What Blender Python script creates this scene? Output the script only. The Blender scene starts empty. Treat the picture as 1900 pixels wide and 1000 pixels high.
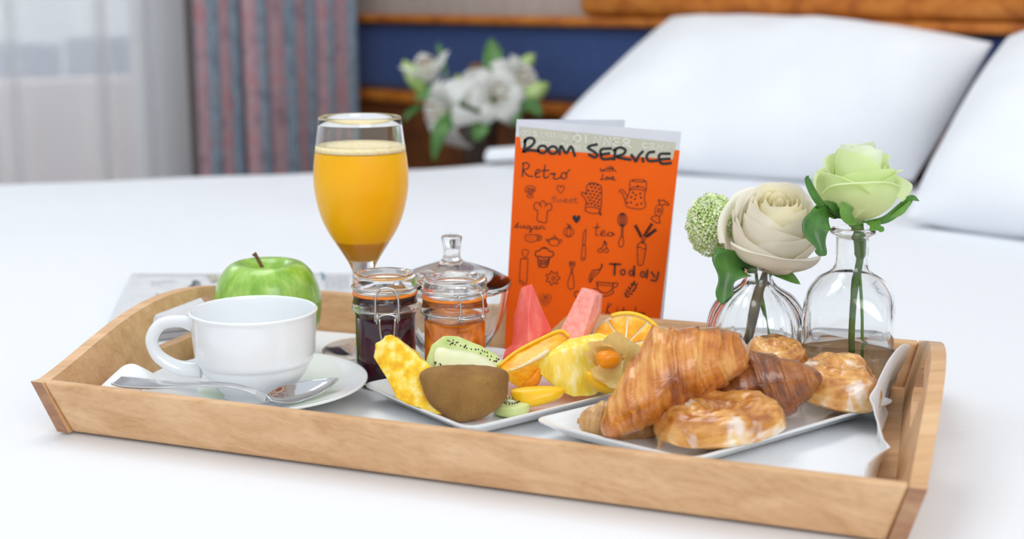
import bpy, bmesh, math, random
from mathutils import Vector, Matrix, noise
from mathutils.geometry import tessellate_polygon
R = math.radians
pi = math.pi
scene = bpy.context.scene
col = scene.collection
random.seed(7)

# ------------------------------------------------------------------ camera, world, lights, exposure
F = 2500.0
PITCH = math.atan(.2)
CAMH = .28
cam_d = bpy.data.cameras.new('camera')
cam = bpy.data.objects.new('camera', cam_d)
col.objects.link(cam)
cam.location = (0, 0, CAMH)
cam.rotation_euler = (pi/2 - PITCH, 0, 0)
cam_d.sensor_width = 36
cam_d.lens = 36*F/1900
cam_d.clip_start = .02
cam_d.dof.use_dof = True
cam_d.dof.focus_distance = .90
cam_d.dof.aperture_fstop = 5.2
scene.camera = cam

world = bpy.data.worlds.new('world')
scene.world = world
world.use_nodes = True
wb = world.node_tree.nodes['Background']
wb.inputs[0].default_value = (.86, .93, 1, 1)
wb.inputs[1].default_value = .90


def area(name, loc, target, size, power, color=(1, 1, 1), sizey=None):
    l = bpy.data.lights.new(name, 'AREA')
    l.shape = 'RECTANGLE'
    l.size = size
    l.size_y = sizey or size
    l.energy = power
    l.color = color
    o = bpy.data.objects.new(name, l)
    col.objects.link(o)
    o.location = loc
    o.rotation_euler = (Vector(target)-Vector(loc)).to_track_quat('-Z', 'Y').to_euler()
    return o


area('softbox_light', (-.5, 1.3, 2.1), (0, 1.1, 0), 1.4, 16, (1, .985, .96), 1.0)
area('bounce_light', (.8, -1.3, 1.35), (0.05, 1.1, 0), 1.5, 22, (1, .975, .94), 1.2)
area('window_daylight', (-2.55, 3.9, 2.3), (-1.2, 2.2, .2), 1.5, 75, (.93, .96, 1), 1.0)
scene.view_settings.view_transform = 'Standard'
scene.view_settings.look = 'None'
scene.view_settings.gamma = 1
scene.view_settings.use_curve_mapping = False
scene.view_settings.exposure = 0.02
scene.cycles.max_bounces = 16
scene.cycles.transmission_bounces = 16
scene.cycles.transparent_max_bounces = 16
scene.cycles.glossy_bounces = 6
scene.cycles.diffuse_bounces = 4
scene.cycles.sample_clamp_indirect = 6
scene.cycles.blur_glossy = .5

CP, SP = math.cos(PITCH), math.sin(PITCH)


def ray(px, py):
    xc, yc = (px-950)/F, (py-500)/F
    return Vector((xc, CP-SP*yc, -(CP*yc+SP)))


def P(px, py, z=0.):          # point on a horizontal plane
    d = ray(px, py)
    t = (z-CAMH)/d.z
    return Vector((d.x*t, d.y*t, z))


QS = 1.0


def Q(px, py, Z):             # point at a distance
    Z *= QS
    d = ray(px, py)
    return Vector((d.x*Z, d.y*Z, CAMH+d.z*Z))


# ------------------------------------------------------------------ materials
def newmat(name):
    m = bpy.data.materials.new(name)
    m.use_nodes = True
    nt = m.node_tree
    b = nt.nodes['Principled BSDF']
    return m, nt, b


def sset(b, **k):
    names = dict(rough='Roughness', metal='Metallic', trans='Transmission Weight', ior='IOR', sss='Subsurface Weight',
                 coat='Coat Weight', spec='Specular IOR Level', alpha='Alpha', sheen='Sheen Weight', coatr='Coat Roughness')
    for a, v in k.items():
        if a == 'sssr':
            b.inputs['Subsurface Radius'].default_value = v
            b.inputs['Subsurface Scale'].default_value = 1
        else:
            b.inputs[names[a]].default_value = v


def coords(nt, scale=(1, 1, 1), rot=(0, 0, 0), kind='Object'):
    tc = nt.nodes.new('ShaderNodeTexCoord')
    mp = nt.nodes.new('ShaderNodeMapping')
    mp.inputs['Scale'].default_value = scale
    mp.inputs['Rotation'].default_value = rot
    nt.links.new(tc.outputs[kind], mp.inputs[0])
    return mp.outputs[0]


def noisen(nt, vec, scale, detail=3, rough=.5, dist=0.):
    n = nt.nodes.new('ShaderNodeTexNoise')
    n.inputs['Scale'].default_value = scale
    n.inputs['Detail'].default_value = detail
    n.inputs['Roughness'].default_value = rough
    n.inputs['Distortion'].default_value = dist
    nt.links.new(vec, n.inputs['Vector'])
    return n.outputs['Fac']


def ramp(nt, fac, stops):
    r = nt.nodes.new('ShaderNodeValToRGB')
    e = r.color_ramp.elements
    while len(e) < len(stops):
        e.new(.5)
    for i, (p, c) in enumerate(stops):
        e[i].position = p
        e[i].color = (*c[:3], 1)
    nt.links.new(fac, r.inputs[0])
    return r.outputs[0]


def bump(nt, b, h, strength=.3, dist=.001):
    n = nt.nodes.new('ShaderNodeBump')
    n.inputs['Strength'].default_value = strength
    n.inputs['Distance'].default_value = dist
    nt.links.new(h, n.inputs['Height'])
    nt.links.new(n.outputs[0], b.inputs['Normal'])


def nmat(name, stops, scale=30, rough=.5, vs=(1, 1, 1), rot=(0, 0, 0), bs=0., bd=.001, detail=4, kind='Object', dist=0., **k):
    m, nt, b = newmat(name)
    v = coords(nt, vs, rot, kind)
    f = noisen(nt, v, scale, detail, .55, dist)
    nt.links.new(ramp(nt, f, stops), b.inputs['Base Color'])
    sset(b, rough=rough, **k)
    if bs:
        bump(nt, b, f, bs, bd)
    return m


def two(c1, c2, a=.35, b=.65):
    return [(a, c1), (b, c2)]


def flat(name, c, rough=.5, **k):
    return nmat(name, two(tuple(x*.97 for x in c), tuple(min(1, x*1.02) for x in c)), 40, rough, **k)


def glass(name, c=(1, 1, 1), ior=1.47, rough=0.):
    m, nt, b = newmat(name)
    b.inputs['Base Color'].default_value = (*c, 1)
    sset(b, rough=rough, trans=1, ior=ior)
    return m


def translucent(m, c, w):
    nt = m.node_tree
    out = nt.nodes['Material Output']
    b = nt.nodes['Principled BSDF']
    t = nt.nodes.new('ShaderNodeBsdfTranslucent')
    t.inputs[0].default_value = (*c, 1)
    mx = nt.nodes.new('ShaderNodeMixShader')
    mx.inputs[0].default_value = w
    nt.links.new(b.outputs[0], mx.inputs[1]); nt.links.new(t.outputs[0], mx.inputs[2])
    nt.links.new(mx.outputs[0], out.inputs[0])
    return m


TR = math.atan2(-.353, .935)    # tray turn
M = {}
M['porcelain'] = nmat('porcelain', two((.83, .86, .88), (.86, .89, .91)), 12, .09, coat=.3)
M['glass'] = glass('clear_glass', (.985, .992, .99))
M['thick_glass'] = glass('thick_glass', (.985, .995, .99))
M['water'] = glass('water', (.985, .99, .985), 1.33)
M['steel'] = nmat('polished_steel', two((.62, .62, .63), (.72, .72, .73)), 20, .10, metal=1)
M['wire'] = nmat('wire_steel', two((.55, .55, .55), (.7, .7, .7)), 20, .2, metal=1)


def woodmat(name, light, mid, dark, rot, along=3., across=60., rough=.42):
    m, nt, b = newmat(name)
    v = coords(nt, (along, across, across), (0, 0, rot))
    f = noisen(nt, v, 1.2, 5, .6, .6)
    c1 = ramp(nt, f, [(.3, dark), (.5, mid), (.7, light)])
    v2 = coords(nt, (along*7, across*7, across*7), (0, 0, rot))
    f2 = noisen(nt, v2, 1., 2, .5)
    c2 = ramp(nt, f2, [(.35, (.80, .74, .68)), (.5, (1, 1, 1))])
    mx = nt.nodes.new('ShaderNodeMix')
    mx.data_type = 'RGBA'
    mx.blend_type = 'MULTIPLY'
    mx.inputs[0].default_value = .35
    nt.links.new(c1, mx.inputs[6])
    nt.links.new(c2, mx.inputs[7])
    nt.links.new(mx.outputs[2], b.inputs['Base Color'])
    sset(b, rough=rough, coat=.05, spec=.35)
    bump(nt, b, f2, .12, .0005)
    return m


BL_ = ((.77, .50, .28), (.69, .42, .22), (.57, .32, .15))
M['beech_u'] = woodmat('beech_long', *BL_, rot=-TR)
M['beech_v'] = woodmat('beech_side', *BL_, rot=-TR-pi/2)
M['beech_end'] = woodmat('beech_end', (.52, .30, .17), (.42, .22, .12), (.32, .15, .08), rot=0)
M['head_wood'] = woodmat('cherry_wood', (.62, .22, .03), (.50, .15, .015), (.32, .08, .006), R(46), 1.2, 25, .5)
M['dark_wood'] = woodmat('brown_panel', (.22, .075, .02), (.17, .055, .014), (.11, .035, .01), R(46), 1.2, 20, .5)


def sheetmat():
    m, nt, b = newmat('white_sheet')
    v = coords(nt, (1, 1, 1), (0, 0, R(-32)))
    w = nt.nodes.new('ShaderNodeTexWave')
    w.bands_direction = 'Y'
    w.inputs['Scale'].default_value = 125
    w.inputs['Distortion'].default_value = .6
    w.inputs['Detail'].default_value = 1
    nt.links.new(v, w.inputs['Vector'])
    c = ramp(nt, w.outputs['Fac'], [(0, (.80, .825, .875)), (1, (.84, .86, .895))])
    nt.links.new(c, b.inputs['Base Color'])
    sset(b, rough=.75, sheen=.1)
    bump(nt, b, w.outputs['Fac'], .12, .0006)
    return m


M['sheet'] = sheetmat()
M['linen'] = nmat('white_linen', two((.80, .82, .86), (.84, .86, .89)), 8, .8, bs=.05)
M['napkin'] = nmat('napkin_linen', two((.83, .85, .875), (.86, .875, .89)), 500, .8, bs=.15, bd=.0004)
M['wallpaper'] = nmat('beige_wallpaper', two((.42, .36, .32), (.48, .42, .38)), 60, .8, vs=(1, 1, .2), bs=.1)
M['carpet'] = nmat('carpet_brown', two((.16, .10, .07), (.22, .14, .1)), 90, .95, bs=.4)
M['blue_cloth'] = nmat('blue_upholstery', two((.014, .045, .17), (.024, .062, .215)), 120, .75, bs=.2, sheen=.3)
M['frame_white'] = flat('window_paint', (.6, .6, .6), .4)

# ------------------------------------------------------------------ geometry helpers
BASE = {}


def tag(o, label=None, cat=None, group=None, kind=None):
    if label: o['label'] = label
    if cat: o['category'] = cat
    if group: o['group'] = group
    if kind: o['kind'] = kind
    return o


def thing(name, loc, label, cat, group=None):
    o = bpy.data.objects.new(name, None)
    o.empty_display_size = .02
    o.location = loc
    col.objects.link(o)
    BASE[o.name] = Vector(loc)
    return tag(o, label, cat, group)


class G:
    def __init__(s):
        s.v, s.f, s.mi, s.uv = [], [], [], None

    def add(s, v, f, mi=0):
        n = len(s.v)
        s.v += [Vector(x) for x in v]
        s.f += [tuple(i+n for i in q) for q in f]
        s.mi += [mi]*len(f)
        return s

    def merge(s, g, mi=None):
        n = len(s.v)
        s.v += g.v
        s.f += [tuple(i+n for i in q) for q in g.f]
        s.mi += g.mi if mi is None else [mi]*len(g.f)
        return s

    def xf(s, m):
        s.v = [m @ x for x in s.v]
        return s


def build(name, g, mat, parent=None, smooth=True, sub=0, solid=0., bevel=0., uvs=None, flip=False, seg=2, auto=None, off=-1):
    if parent is not None:
        base = BASE[parent.name]
    else:
        xs = [v.x for v in g.v]; ys = [v.y for v in g.v]; zs = [v.z for v in g.v]
        base = Vector(((min(xs)+max(xs))/2, (min(ys)+max(ys))/2, min(zs)))
    me = bpy.data.meshes.new(name)
    me.from_pydata([v-base for v in g.v], [], g.f)
    mats = mat if isinstance(mat, (list, tuple)) else [mat]
    for m in mats:
        me.materials.append(m)
    for p, mi in zip(me.polygons, g.mi):
        p.material_index = mi
        p.use_smooth = smooth
    if uvs:
        l = me.uv_layers.new(name='UVMap')
        for lp in me.loops:
            l.data[lp.index].uv = uvs[lp.vertex_index]
    me.validate()
    bm = bmesh.new()
    bm.from_mesh(me)
    bmesh.ops.recalc_face_normals(bm, faces=bm.faces)
    bm.to_mesh(me)
    bm.free()
    o = bpy.data.objects.new(name, me)
    col.objects.link(o)
    BASE[o.name] = base.copy()
    if parent is not None:
        o.parent = parent
        o.location = (0, 0, 0)
    else:
        o.location = base
    if solid:
        md = o.modifiers.new('solid', 'SOLIDIFY')
        md.thickness = solid
        md.offset = off
    if bevel:
        md = o.modifiers.new('bevel', 'BEVEL')
        md.width = bevel
        md.segments = seg
        md.limit_method = 'ANGLE'
        md.angle_limit = R(40)
    if sub:
        md = o.modifiers.new('sub', 'SUBSURF')
        md.levels = sub
        md.render_levels = sub
    if auto:
        bm = bmesh.new(); bm.from_mesh(me)
        for e in bm.edges:
            if len(e.link_faces) == 2 and e.calc_face_angle(0) > R(auto):
                e.smooth = False
        bm.to_mesh(me); bm.free()
    return o


def lathe(prof, n=48, c=(0, 0, 0), rf=None):
    g = G()
    c = Vector(c)
    vs, rows = [], []
    for r, z in prof:
        if r < 1e-6:
            rows.append([len(vs)]); vs.append(c+Vector((0, 0, z)))
        else:
            row = []
            for i in range(n):
                a = 2*pi*i/n
                rr = r*(rf(a, z, r) if rf else 1)
                row.append(len(vs)); vs.append(c+Vector((rr*math.cos(a), rr*math.sin(a), z)))
            rows.append(row)
    fs = []
    for a, b in zip(rows, rows[1:]):
        if len(a) == 1 and len(b) == 1:
            continue
        for i in range(n):
            j = (i+1) % n
            if len(a) == 1: fs.append((a[0], b[j], b[i]))
            elif len(b) == 1: fs.append((a[i], a[j], b[0]))
            else: fs.append((a[i], a[j], b[j], b[i]))
    return g.add(vs, fs)


def smooth_prof(pts, k=4):
    return [tuple(p) for p in catmull(pts, k)]


def catmull(pts, k=6, closed=False):
    pts = [Vector(p) for p in pts]
    n = len(pts)
    out = []
    rng = n if closed else n-1
    for i in range(rng):
        if closed:
            a, b, c, d = pts[(i-1) % n], pts[i], pts[(i+1) % n], pts[(i+2) % n]
        else:
            b, c = pts[i], pts[i+1]
            a = pts[i-1] if i else b*2-c
            d = pts[i+2] if i+2 < n else c*2-b
        for j in range(k):
            t = j/k
            out.append(.5*((2*b)+(c-a)*t+(2*a-5*b+4*c-d)*t*t+(3*b-a-3*c+d)*t**3))
    if not closed:
        out.append(pts[-1])
    return out


def tube(pts, r, n=10, closed=False, caps=True, flatn=1.):
    g = G()
    pts = [Vector(p) for p in pts]
    m = len(pts)
    rad = r if isinstance(r, (list, tuple)) else [r]*m
    up = None
    vs, fs = [], []
    for i, p in enumerate(pts):
        if closed:
            t = (pts[(i+1) % m]-pts[i-1]).normalized()
        else:
            t = (pts[min(i+1, m-1)]-pts[max(i-1, 0)]).normalized()
        if up is None:
            up = t.orthogonal().normalized()
        up = (up-t*up.dot(t)).normalized()
        sd = t.cross(up)
        for j in range(n):
            a = 2*pi*j/n
            vs.append(p+(up*math.cos(a)+sd*math.sin(a)*flatn)*rad[i])
    for i in range(m if closed else m-1):
        k = (i+1) % m
        for j in range(n):
            l = (j+1) % n
            fs.append((i*n+j, i*n+l, k*n+l, k*n+j))
    if caps and not closed:
        fs.append(tuple(range(n))[::-1])
        fs.append(tuple(range((m-1)*n, m*n)))
    return g.add(vs, fs)


def surf(fn, nu, nv, closeu=False):
    g = G()
    vs = [fn(i/nu, j/nv) for i in range(nu if closeu else nu+1) for j in range(nv+1)]
    fs = []
    cu = nu if closeu else nu+1
    for i in range(nu):
        a, b = i, (i+1) % cu
        for j in range(nv):
            fs.append((a*(nv+1)+j, b*(nv+1)+j, b*(nv+1)+j+1, a*(nv+1)+j+1))
    g.add(vs, fs)
    g.uv = [(i/nu, j/nv) for i in range(nu if closeu else nu+1) for j in range(nv+1)]
    return g


def hexa(p):   # 8 corners: bottom 4 loop, top 4 loop
    return G().add(p, [(3, 2, 1, 0), (4, 5, 6, 7), (0, 1, 5, 4), (1, 2, 6, 5), (2, 3, 7, 6), (3, 0, 4, 7)])


def boxg(o, ux, uy, uz):
    o, ux, uy, uz = map(Vector, (o, ux, uy, uz))
    return hexa([o, o+ux, o+ux+uy, o+uy, o+uz, o+ux+uz, o+ux+uy+uz, o+uy+uz])


def extrude_loops(loops, tofront, toback):
    """solid plate from 2-D loops (first outer, rest holes); maps give 3-D for front/back"""
    g = G()
    flatp = [p for l in loops for p in l]
    tris = tessellate_polygon([[Vector((p[0], p[1], 0)) for p in l] for l in loops])
    n = len(flatp)
    vs = [tofront(*p) for p in flatp]+[toback(*p) for p in flatp]
    fs = [tuple(t) for t in tris]+[tuple(i+n for i in t)[::-1] for t in tris]
    s = 0
    for l in loops:
        m = len(l)
        for i in range(m):
            a, b = s+i, s+(i+1) % m
            fs.append((a, b, b+n, a+n))
        s += m
    return g.add(vs, fs)


def puff(poly, Z, df, db, c=None, rings=14, k=6, power=2.2, disp=None, tilt=0., tiltx=0., sharp=False):
    """rounded body: outline seen from the front at distance Z, bulging df towards and db away"""
    pts = [Vector((x, y)) for x, y in poly] if sharp else catmull([Vector((x, y)) for x, y in poly], k, True)
    if c is None:
        c = sum(pts, Vector((0, 0)))/len(pts)
    else:
        c = Vector(c)
    n = len(pts)
    vs, rows = [], []

    def pt(p, d, rho, side):
        zz = Z+(c.y-p.y)/F*Z*tilt+(p.x-c.x)/F*Z*tiltx + d
        w = Q(p.x, p.y, zz)
        return w
    for side, dd in ((-1, df), (1, db)):
        rr = range(1, rings) if side == -1 else range(rings, 0, -1)
        rr = list(rr)
        if side == -1:
            rows.append([len(vs)]); vs.append(pt(c, -df, 0, side))
        for q in rr:
            rho = math.sin(q/rings*pi/2)
            d = side*dd*max(0, 1-rho**power)**(1/power)
            row = []
            for p in pts:
                row.append(len(vs)); vs.append(pt(c+(p-c)*rho, d, rho, side))
            rows.append(row)
        if side == 1:
            rows.append([len(vs)]); vs.append(pt(c, db, 0, side))
    fs = []
    for a, b in zip(rows, rows[1:]):
        for i in range(n):
            j = (i+1) % n
            if len(a) == 1: fs.append((a[0], b[i], b[j]))
            elif len(b) == 1: fs.append((a[i], b[0], a[j]))
            else: fs.append((a[i], b[i], b[j], a[j]))
    g = G().add(vs, fs)
    if disp:
        ctr = sum(g.v, Vector())/len(g.v)
        g.v = [disp(v, (v-ctr).normalized()) for v in g.v]
    return g


def nz(v, s):
    return noise.noise(Vector(v)*s)


def rough_disp(amp, sc):
    def d(v, n):
        return v+n*(amp*nz(v, sc)+amp*.5*nz(v, sc*2.3))
    return d


def slab(front, outline, Z, thick, shrink=.0, back_shift=(0, 0), extra=None):
    """front: list of (px,py,dz); outline: indices in order; extra faces cover the front"""
    fr = [Q(x, y, Z+d) for x, y, d in front]
    cx = sum(front[i][0] for i in outline)/len(outline)
    cy = sum(front[i][1] for i in outline)/len(outline)
    bk = []
    for i in outline:
        x, y, d = front[i]
        bk.append(Q(x+(cx-x)*shrink+back_shift[0], y+(cy-y)*shrink+back_shift[1], Z+d+thick))
    n = len(fr)
    m = len(outline)
    fs = [tuple(f) for f in (extra or [tuple(outline)])]
    fs.append(tuple(range(n, n+m))[::-1])
    for i in range(m):
        j = (i+1) % m
        fs.append((outline[i], outline[j], n+j, n+i))
    return G().add(fr+bk, fs)


def refine(o, cuts=1, amp=0., sc=60, bevel=.001):
    """bevel, subdivide and roughen a cut-fruit body for real"""
    me = o.data
    bm = bmesh.new(); bm.from_mesh(me)
    bmesh.ops.bevel(bm, geom=bm.edges[:]+bm.verts[:], offset=bevel, segments=2, profile=.6, affect='EDGES', clamp_overlap=True)
    for _ in range(cuts):
        bmesh.ops.triangulate(bm, faces=[f for f in bm.faces if len(f.verts) > 4])
        bmesh.ops.subdivide_edges(bm, edges=[e for e in bm.edges if e.calc_length() > .0022], cuts=2, use_grid_fill=True)
    bm.normal_update()
    if amp:
        for v in bm.verts:
            w = v.co+o.location
            v.co += v.normal*(amp*nz(w, sc)+amp*.5*nz(w, sc*2.7))
    bm.to_mesh(me); bm.free()
    for p in me.polygons: p.use_smooth = True
    return o


# ------------------------------------------------------------------ the room
K0 = Vector((-.422, 3.361, 0))
E = Vector((.688, -.726, 0)); E.normalize()      # along the headboard wall
N = Vector((-.726, -.688, 0)); N.normalize()     # out of it
W = Vector((-.725, -.69, 0)); W.normalize()      # along the window wall
WN = Vector((.69, -.725, 0)); WN.normalize()
Z3 = Vector((0, 0, 1))
FLZ = -.62


def HB(s, off, z): return K0+E*s+N*off+Z3*z
def WW(a, off, z): return K0+W*a+WN*off+Z3*z


def struct(name, g, mat, **k):
    o = build(name, g, mat, None, smooth=False, **k)
    o['kind'] = 'structure'
    return o


struct('floor', boxg((-4.2, -1.8, FLZ-.05), (9, 0, 0), (0, 8, 0), (0, 0, .05)), M['carpet'])
struct('wall_back', boxg(HB(-.1, -.1, FLZ), E*3.6, N*.1, Z3*2.6), M['wallpaper'])
# window wall round a wide opening
wl = G()
for a0, a1, z0, z1 in ((-.1, .46, FLZ, 1.98), (2.5, 3.4, FLZ, 1.98), (.46, 2.5, FLZ, -.45), (.46, 2.5, 1.55, 1.98)):
    wl.merge(boxg(WW(a0, -.12, z0), W*(a1-a0), WN*.12, Z3*(z1-z0)))
struct('wall_left', wl, M['wallpaper'])
wf = G()
for a0, a1, z0, z1 in ((.46, .52, -.45, 1.55), (2.44, 2.5, -.45, 1.55), (.52, 2.44, -.45, -.39), (.52, 2.44, 1.49, 1.55), (1.44, 1.51, -.39, 1.49)):
    wf.merge(boxg(WW(a0, -.09, z0), W*(a1-a0), WN*.05, Z3*(z1-z0)))
win = struct('window_1', wf, M['frame_white'])
for a0 in (.52, 1.51):
    build('pane', boxg(WW(a0, -.07, -.39), W*.92, WN*.006, Z3*1.88), M['glass'], win, smooth=False)
struct('baseboard_back', boxg(HB(0, 0, FLZ), E*3.4, N*.015, Z3*.08), M['dark_wood'])

# outside, seen through the sheer curtain
M['terrace'] = nmat('pink_render', two((.84, .68, .65), (.88, .74, .71)), 8, .9)
M['farwall'] = nmat('blue_grey_facade', two((.20, .26, .42), (.26, .32, .48)), 4, .8)
tw = build('terrace_wall', boxg(WW(-3.5, -2.2, -3), W*9, WN*.2, Z3*2.99), M['terrace'], smooth=False)
tag(tw, 'pinkish terrace wall outside, seen through the sheer curtain', 'wall', kind='structure')
fb = thing('apartment_building', WW(2.2, -5.5, -3), 'blurred blue grey building beyond the terrace wall', 'building')
for a0, a1, h in ((-7.0, -3.6, .0), (-3.2, -1.9, .05), (-1.5, 3.1, .03)):
    build('wing', boxg(WW(a0, -5.5, -3), W*(a1-a0), WN*.8, Z3*(3+h)), M['farwall'], fb, smooth=False)

# sheer curtain
def sheermat():
    m, nt, b = newmat('sheer_voile')
    nt.nodes.remove(b)
    out = nt.nodes['Material Output']
    v = coords(nt, (1, 1, 1))
    f = noisen(nt, v, 300, 2)
    d = nt.nodes.new('ShaderNodeBsdfDiffuse'); d.inputs[0].default_value = (.88, .90, .93, 1)
    t = nt.nodes.new('ShaderNodeBsdfTranslucent'); t.inputs[0].default_value = (.88, .9, .93, 1)
    tr = nt.nodes.new('ShaderNodeBsdfTransparent')
    a = nt.nodes.new('ShaderNodeMixShader'); a.inputs[0].default_value = .45
    nt.links.new(d.outputs[0], a.inputs[1]); nt.links.new(t.outputs[0], a.inputs[2])
    c = nt.nodes.new('ShaderNodeMixShader')
    lw = nt.nodes.new('ShaderNodeLayerWeight'); lw.inputs[0].default_value = .42
    mr = nt.nodes.new('ShaderNodeMapRange')
    mr.inputs[3].default_value = .66; mr.inputs[4].default_value = .95
    nt.links.new(lw.outputs['Facing'], mr.inputs[0])
    nt.links.new(mr.outputs[0], c.inputs[0])
    nt.links.new(tr.outputs[0], c.inputs[1]); nt.links.new(a.outputs[0], c.inputs[2])
    nt.links.new(c.outputs[0], out.inputs[0])
    return m


M['sheer'] = sheermat()


def fold_s(u):
    a = .50+u*1.95
    return a, .12+.030*math.sin(a*44)+.022*math.sin(a*17.7+1)+.008*math.sin(a*57)


def sheer(u, v):
    a, o = fold_s(u)
    z = FLZ+.02+v*2.5
    return WW(a+.012*math.sin(a*23+v*1.3), o, z)


tag(build('sheer_curtain', surf(sheer, 260, 12), M['sheer']), 'pale grey see-through sheer curtain hanging at the window', 'curtain')


def drapemat():
    m, nt, b = newmat('striped_drape')
    v = coords(nt, (1, 1, 1), kind='UV')
    sx = nt.nodes.new('ShaderNodeSeparateXYZ'); nt.links.new(v, sx.inputs[0])
    mu = nt.nodes.new('ShaderNodeMath'); mu.operation = 'MULTIPLY'; mu.inputs[1].default_value = 7.0
    nt.links.new(sx.outputs[0], mu.inputs[0])
    fr = nt.nodes.new('ShaderNodeMath'); fr.operation = 'FRACT'; nt.links.new(mu.outputs[0], fr.inputs[0])
    base = ramp(nt, fr.outputs[0], [(0, (.15, .21, .27)), (.52, (.25, .33, .40)), (.58, (.50, .29, .32)), (.74, (.62, .46, .51)), (.88, (.50, .29, .32)), (.93, (.08, .12, .17))])
    v2 = coords(nt, (16, 34, 1), kind='UV')
    f = noisen(nt, v2, 1.6, 3)
    mot = ramp(nt, f, [(.36, (.60, .52, .55)), (.5, (1, 1, 1)), (.66, (1.0, .62, .6))])
    mx = nt.nodes.new('ShaderNodeMix'); mx.data_type = 'RGBA'; mx.blend_type = 'MULTIPLY'; mx.inputs[0].default_value = .7
    nt.links.new(base, mx.inputs[6]); nt.links.new(mot, mx.inputs[7])
    nt.links.new(mx.outputs[2], b.inputs['Base Color'])
    sset(b, rough=.8)
    return m


M['drape'] = drapemat()


def drape(u, v):
    a = .085+u*.43
    o = .19+.017*math.cos(u*7*2*pi-2.0)+.006*math.sin(u*31)
    return WW(a+.008*math.sin(v*3+u*9), o, FLZ+.02+v*2.5)


gd = surf(drape, 220, 10)
tag(build('striped_drape', gd, M['drape'], uvs=gd.uv, solid=.003), 'blue grey and pink striped heavy drape in narrow folds', 'curtain')

# headboard
hb = thing('headboard', HB(1.6, .03, FLZ), 'wooden headboard with blue upholstered band behind the pillows', 'headboard')


def bar(name, s0, s1, o0, o1, z0, z1, mat, bev=.006):
    return build(name, boxg(HB(s0, o0, z0), E*(s1-s0), N*(o1-o0), Z3*(z1-z0)), mat, hb, bevel=bev, smooth=False)


bar('lower_panel', .0, 3.2, .002, .045, FLZ+.09, .047, M['dark_wood'])
bar('lower_rail', .0, 3.2, .002, .06, .048, .075, M['head_wood'])
bar('upholstered_panel', .0, 3.2, .002, .052, .076, .228, M['blue_cloth'], .02)
bar('upper_rail', .0, 3.2, .002, .072, .229, .2475, M['head_wood'])
up = build('upper_panel', boxg(HB(.88, .004, .2485), E*2.5, N*.075, Z3*.09), M['head_wood'], hb, bevel=.02, seg=4)

# ------------------------------------------------------------------ bed
A_, B_, C_, D_ = Vector((.318, 2.462, 0)), Vector((1.616, 1.090, 0)), Vector((-.85, .13, 0)), Vector((-1.52, 1.80, 0))
bed = thing('bed', ((A_+B_+C_+D_)/4)+Vector((0, 0, FLZ)), 'wide bed made up with white striped sheets', 'bed')


def bedfn(u, v):
    # u across (0 near side .. 1 far side), v foot..head ; skirt beyond the edges
    def ex(t, lo, hi):
        if t < lo: return 0, (lo-t)/lo
        if t > hi: return 1, (t-hi)/(1-hi)
        return (t-lo)/(hi-lo), 0
    uu, eu = ex(u, .12, .88)
    vv, ev = ex(v, .10, .985)
    p = (C_*(1-vv)+B_*vv)*(1-uu)+(D_*(1-vv)+A_*vv)*uu
    un = (D_-C_).normalized()
    vn = (B_-C_).normalized()
    z = 0.

    def drop(e):
        r = .035
        if e < .3:
            a = e/.3*pi/2
            return r*math.sin(a), -r*(1-math.cos(a))
        return r+.02*(e-.3), -r-(e-.3)*.45
    if eu:
        o, d = drop(eu)
        p = p+un*(o if uu > .5 else -o); z += d
        p += un*(.008*math.sin(vv*40)*max(0, eu-.3))
    if ev and vv < .5:
        o, d = drop(ev)
        p = p-vn*o; z = min(z, d)
    # gentle undulation, flat under the tray
    near = min(1, max(0, (p.xy-Vector((-.0, .93))).length/.55-.55))
    z += (.007*nz(p, 2.2)+.004*nz(p+Vector((3, 1, 0)), 5))*near
    return Vector((p.x, p.y, z-.001))


bs = surf(bedfn, 150, 150)
build('bed_sheet', bs, M['sheet'], bed, sub=1)
mt_in = lambda p, z: Vector((p.x*.97, 1.39+(p.y-1.39)*.97, z))
build('mattress', hexa([mt_in(q, -.32) for q in (C_, B_, A_, D_)]+[mt_in(q, -.02) for q in (C_, B_, A_, D_)]), M['linen'], bed, bevel=.03, smooth=False)
build('bed_base', hexa([mt_in(q, FLZ+.06) for q in (C_, B_, A_, D_)]+[mt_in(q, -.325) for q in (C_, B_, A_, D_)]), M['dark_wood'], bed, bevel=.01, smooth=False)
for q in (C_, B_, A_, D_):
    qq = mt_in(q, 0)
    c = Vector((0, 1.39, 0)); d = (qq-c)*.93+c
    build('leg', lathe([(0, 0), (.025, 0), (.03, .062), (0, .062)], 16, (d.x, d.y, FLZ)), M['dark_wood'], bed)
fold = [Q(905, 292, 2.33), Q(962, 288, 2.3), Q(1010, 285, 2.28)]
build('turned_sheet', tube(catmull([p+Vector((0, 0, .004)) for p in fold], 6), .014, 14, flatn=.6), M['linen'], bed)


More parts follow.
